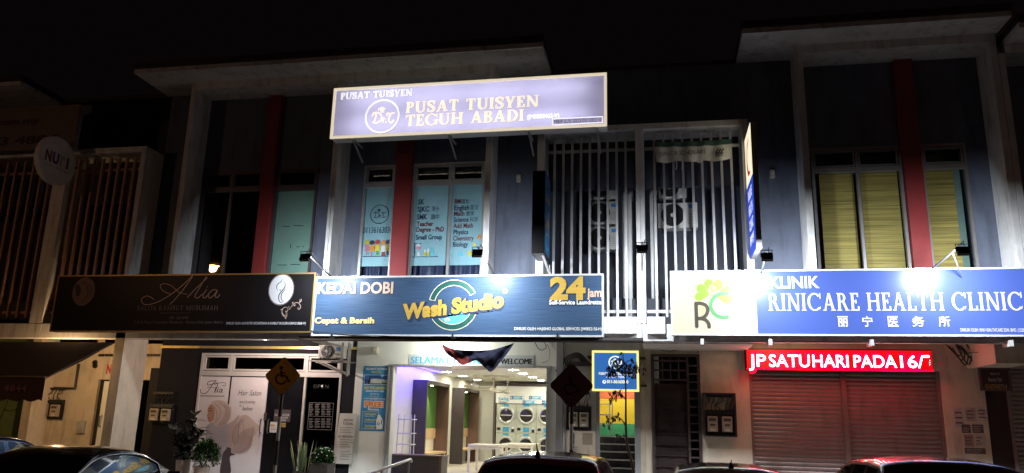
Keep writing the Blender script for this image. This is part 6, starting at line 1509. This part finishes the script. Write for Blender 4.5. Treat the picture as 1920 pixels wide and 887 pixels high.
# --- cars
CGL = M('car_glass', (.008, .009, .01), .04, var=0, spec=.8); RUBB = M('tyre_rubber', (.02, .02, .02), .8, var=.1); RIMM = M('alloy_rim', (.4, .4, .42), .3, .9, var=.05)
TLR = M('tail_light_red', (.35, .015, .02), .15, var=0); CHR = M('chrome_trim', (.75, .75, .77), .12, 1.0, var=0); HLG = M('headlight_glass', (.5, .5, .52), .1, var=0); PLB = M('plate_black', (.015, .015, .015), .4, var=0)
def car(name, label, x, y, spec, paint, chrome=False):
    """nose towards the shops; s = metres from the tail"""
    L, Wd, H, belt = spec['L'], spec['W'], spec['H'], spec['belt']
    t = thing(name, label, 'car', (x, y + L / 2, 0), 'cars parked nose in before the shops')
    prof = spec['top']; hw = Wd / 2
    ss = sorted(set([round(L * i / 56, 3) for i in range(57)] + [q for w in spec['win'] for q in w] + list(spec['rear']) + list(spec['front'])))
    def interp(P, s):
        for (a, b), (c, d) in zip(P, P[1:]):
            if s <= c: f = (s - a) / (c - a) if c > a else 0; return b + (d - b) * f
        return P[-1][1]
    def top(s): return sum(interp(prof, min(max(s + o, 0), L)) for o in (-.09, -.045, 0, .045, .09)) / 5
    rows = []
    for s in ss:
        e = min(s, L - s); rnd = min(1, (e / .55)) ; nw = hw * (.86 + .14 * math.sin(rnd * math.pi / 2))
        zt_ = top(s); zb = min(belt + .03 * (s / L), zt_ - .02); gh = max(0, min(1, (zt_ - zb) / (H - belt)))
        wr = nw * (.97 - .24 * gh); lowz = .22 + .10 * (1 - min(1, e / .3))
        R = [(nw * .90, lowz), (nw * .985, lowz + .12), (nw, (lowz + zb) / 2), (nw * .995, zb - .14), (nw * .965, zb)]
        gt = zt_ - .05 * gh - .012
        for f in (.08, .5, .90, 1.0): R.append((nw * .955 + (wr - nw * .955) * (f ** 1.25), zb + (gt - zb) * f))
        for f in (.93, .8, .55, .28, 0): R.append((wr * f, gt + (zt_ - gt) * (1 - f ** 3.2)))
        rows.append(R)
    K = len(rows[0])
    V = lambda i, k, sg: Vector((x + sg * rows[i][k][0], y + ss[i], rows[i][k][1]))
    parts = {}
    def put(p, vs): parts.setdefault(p, MB()).add(vs, [(0, 1, 2, 3)])
    for i in range(len(ss) - 1):
        sm = (ss[i] + ss[i + 1]) / 2
        for k in range(K - 1):
            side = 5 <= k < 7 and any(a <= sm <= b for a, b in spec['win'])
            rg = k >= 9 and spec['rear'][0] <= sm <= spec['rear'][1]; fg = k >= 9 and spec['front'][0] <= sm <= spec['front'][1]
            for sg in (-1, 1):
                q = [V(i, k, sg), V(i, k + 1, sg), V(i + 1, k + 1, sg), V(i + 1, k, sg)]
                if sg < 0: q = q[::-1]
                put(('side_window', sg) if side else 'rear_window' if rg else 'windscreen' if fg else 'body', q)
    for i, fl in ((0, 1), (len(ss) - 1, -1)):
        lp = [V(i, k, 1) for k in range(K)] + [V(i, k, -1) for k in range(K - 1)][::-1]
        parts['body'].add(lp, [list(range(len(lp)))[::fl]])
    lp = [(x + sg * hw * .88, y + s, .22) for sg, s in ((-1, .1), (1, .1), (1, L - .1), (-1, L - .1))]; parts['body'].add(lp, [(3, 2, 1, 0)])
    def weld(m):
        idx = {}; nv = []; mp = []
        for v in m.v:
            kk = (round(v.x, 4), round(v.y, 4), round(v.z, 4))
            if kk not in idx: idx[kk] = len(nv); nv.append(v)
            mp.append(idx[kk])
        fs = []; mi = []
        for f, q in zip(m.f, m.mi):
            g = []
            for w in f:
                if mp[w] not in g: g.append(mp[w])
            if len(g) > 2: fs.append(g); mi.append(q)
        m.v, m.f, m.mi = nv, fs, mi; return m
    body = weld(parts.pop('body')).build('body', paint, t, smooth=True)
    for k_, m in parts.items(): weld(m).build(k_ if isinstance(k_, str) else k_[0], CGL, t, smooth=True)
    for sg in (-1, 1):
        for s in (spec['wr'], L - spec['wf']):
            w = MB().lathe((x + sg * (hw - .19), y + s, .31), [(.2, 0), (.29, .0), (.31, .03), (.31, .15), (.29, .18), (.2, .18)], 24, (sg, 0, 0)).build('wheel', RUBB, t, smooth=True)
            m = MB(); m.lathe((x + sg * (hw - .02), y + s, .31), [(.2, 0), (.185, -.03), (.06, -.02), (0, -.01)], 24, (sg, 0, 0)); m.build('rim', RIMM, w, smooth=True)
        zb_ = belt; yr = y + .04
        B(x + sg * hw * .62, x + sg * hw * .93, y - .012 + .03, y + .2, zb_ - .24, zb_ - .02).build('tail_light', TLR, t, bevel=.02)
        B(x + sg * hw * .55, x + sg * hw * .86, y + L - .2, y + L - .015, .62, .74).build('headlight', HLG, t, bevel=.02)
        mi_ = MB(); ym_ = y + spec['front'][0] + (spec['front'][1] - spec['front'][0]) * .5
        mi_.box(x + sg * hw * .96, x + sg * (hw + .16), ym_ - .05, ym_ + .04, belt + .0, belt + .13); mi_.build('mirror', paint, t, bevel=.02)
        for (a, b) in spec['win'][:2]: B(x + sg * hw * .99, x + sg * (hw + .02), y + a + .08, y + a + .24, belt - .12, belt - .09).build('handle', CHR if chrome else paint, t)
        if chrome:
            i0 = min(range(len(ss)), key=lambda i: abs(ss[i] - spec['win'][0][0])); i1 = min(range(len(ss)), key=lambda i: abs(ss[i] - spec['win'][-1][1]))
            out = [V(i, 7, sg) + Vector((sg * .008, 0, .004)) for i in range(i0, i1 + 1)]; low = [V(i, 5, sg) + Vector((sg * .008, 0, 0)) for i in range(i1, i0 - 1, -1)]
            MB().tube(out + low + [out[0]], .011, 6).build('window_trim', CHR, t, smooth=True)
    B(x - .26, x + .26, y + .0, y + .06, .62, .74).build('number_plate', PLB, t); B(x - hw * .8, x + hw * .8, y - .02, y + .12, .34, .46).build('bumper', paint, t, bevel=.03)
    ra, rb = spec['rear']
    if 'ant' in spec:
        s = spec['ant']; z = top(s)
        m = MB(); m.lathe((x + spec.get('ax', 0), y + s, z - .005), [(.035, 0), (.028, .03), (.012, .06)], 12); m.tube([(x + spec.get('ax', 0), y + s, z + .04), (x + spec.get('ax', 0), y + s - .09, z + .04 + spec.get('al', .14))], [.010, .004], 6); m.build('antenna', BLACK, t, smooth=True)
    m = MB(); sw = ra + (rb - ra) * .25; m.bar((x - .02, y + ra + .03, top(ra + .03) + .02), (x + .26, y + sw, top(sw) + .012), .02, .015); m.build('wiper', BLACK, t)
    return t
def hatch(H, W, L=3.75): return dict(L=L, W=W, H=H, belt=H * .62, top=[(0, .78), (.04, H * .60), (.12, H * .64), (.20, H * .66), (.52, H * .955), (.62, H * .982), (1.3, H), (1.9, H * .985), (2.2, H * .95), (L - .85, H * .65), (L - .3, H * .57), (L - .08, .68), (L, .5)],
    rear=(.24, .5), front=(2.25, L - .9), win=[(.72, 1.16), (1.22, 1.72), (1.80, 2.5)], wr=.55, wf=.65)
def sedan(H, W, L=4.25): return dict(L=L, W=W, H=H, belt=H * .665, top=[(0, .82), (.05, H * .69), (.5, H * .715), (.72, H * .72), (1.3, H * .95), (1.55, H * .99), (1.85, H), (2.1, H * .985), (2.3, H * .95), (L - 1.3, H * .68), (L - .4, H * .60), (L - .1, .7), (L, .5)],
    rear=(.78, 1.27), front=(2.35, L - 1.33), win=[(.95, 1.7), (1.78, 2.5)], wr=.95, wf=.85)
def PAINTC(name, c, r=.22): return M(name, c, r, .15, var=.05, coat=1.0)
car('parked_car', 'black sedan with a chrome window line, parked before the salon meters', -7.45, -7.65, sedan(1.40, 1.72), PAINTC('black_paint', (.010, .010, .012)), True)
car('parked_car', 'maroon hatchback with a roof antenna, parked before the laundry', -1.30, -7.0, dict(hatch(1.50, 1.62), ant=.62, ax=-.03, al=.10), PAINTC('maroon_paint', (.22, .035, .045)))
car('parked_car', 'silver car with a stubby roof antenna, parked before the grille gate', .78, -5.7, dict(hatch(1.385, 1.62), ant=.66, ax=.02, al=.05), PAINTC('silver_paint', (.42, .42, .43)))
car('parked_car', 'dark tall car with a red lit roof edge, parked before the roller shutter', 2.80, -6.9, hatch(1.57, 1.66, 4.1), PAINTC('red_lit_car_paint', (.07, .03, .05)))  # red cast of the LED display is mixed into this car colour
car('parked_car', 'blue car at the left edge, parked beside the black sedan', -10.45, -6.2, hatch(1.47, 1.66), PAINTC('blue_paint', (.012, .05, .20)))
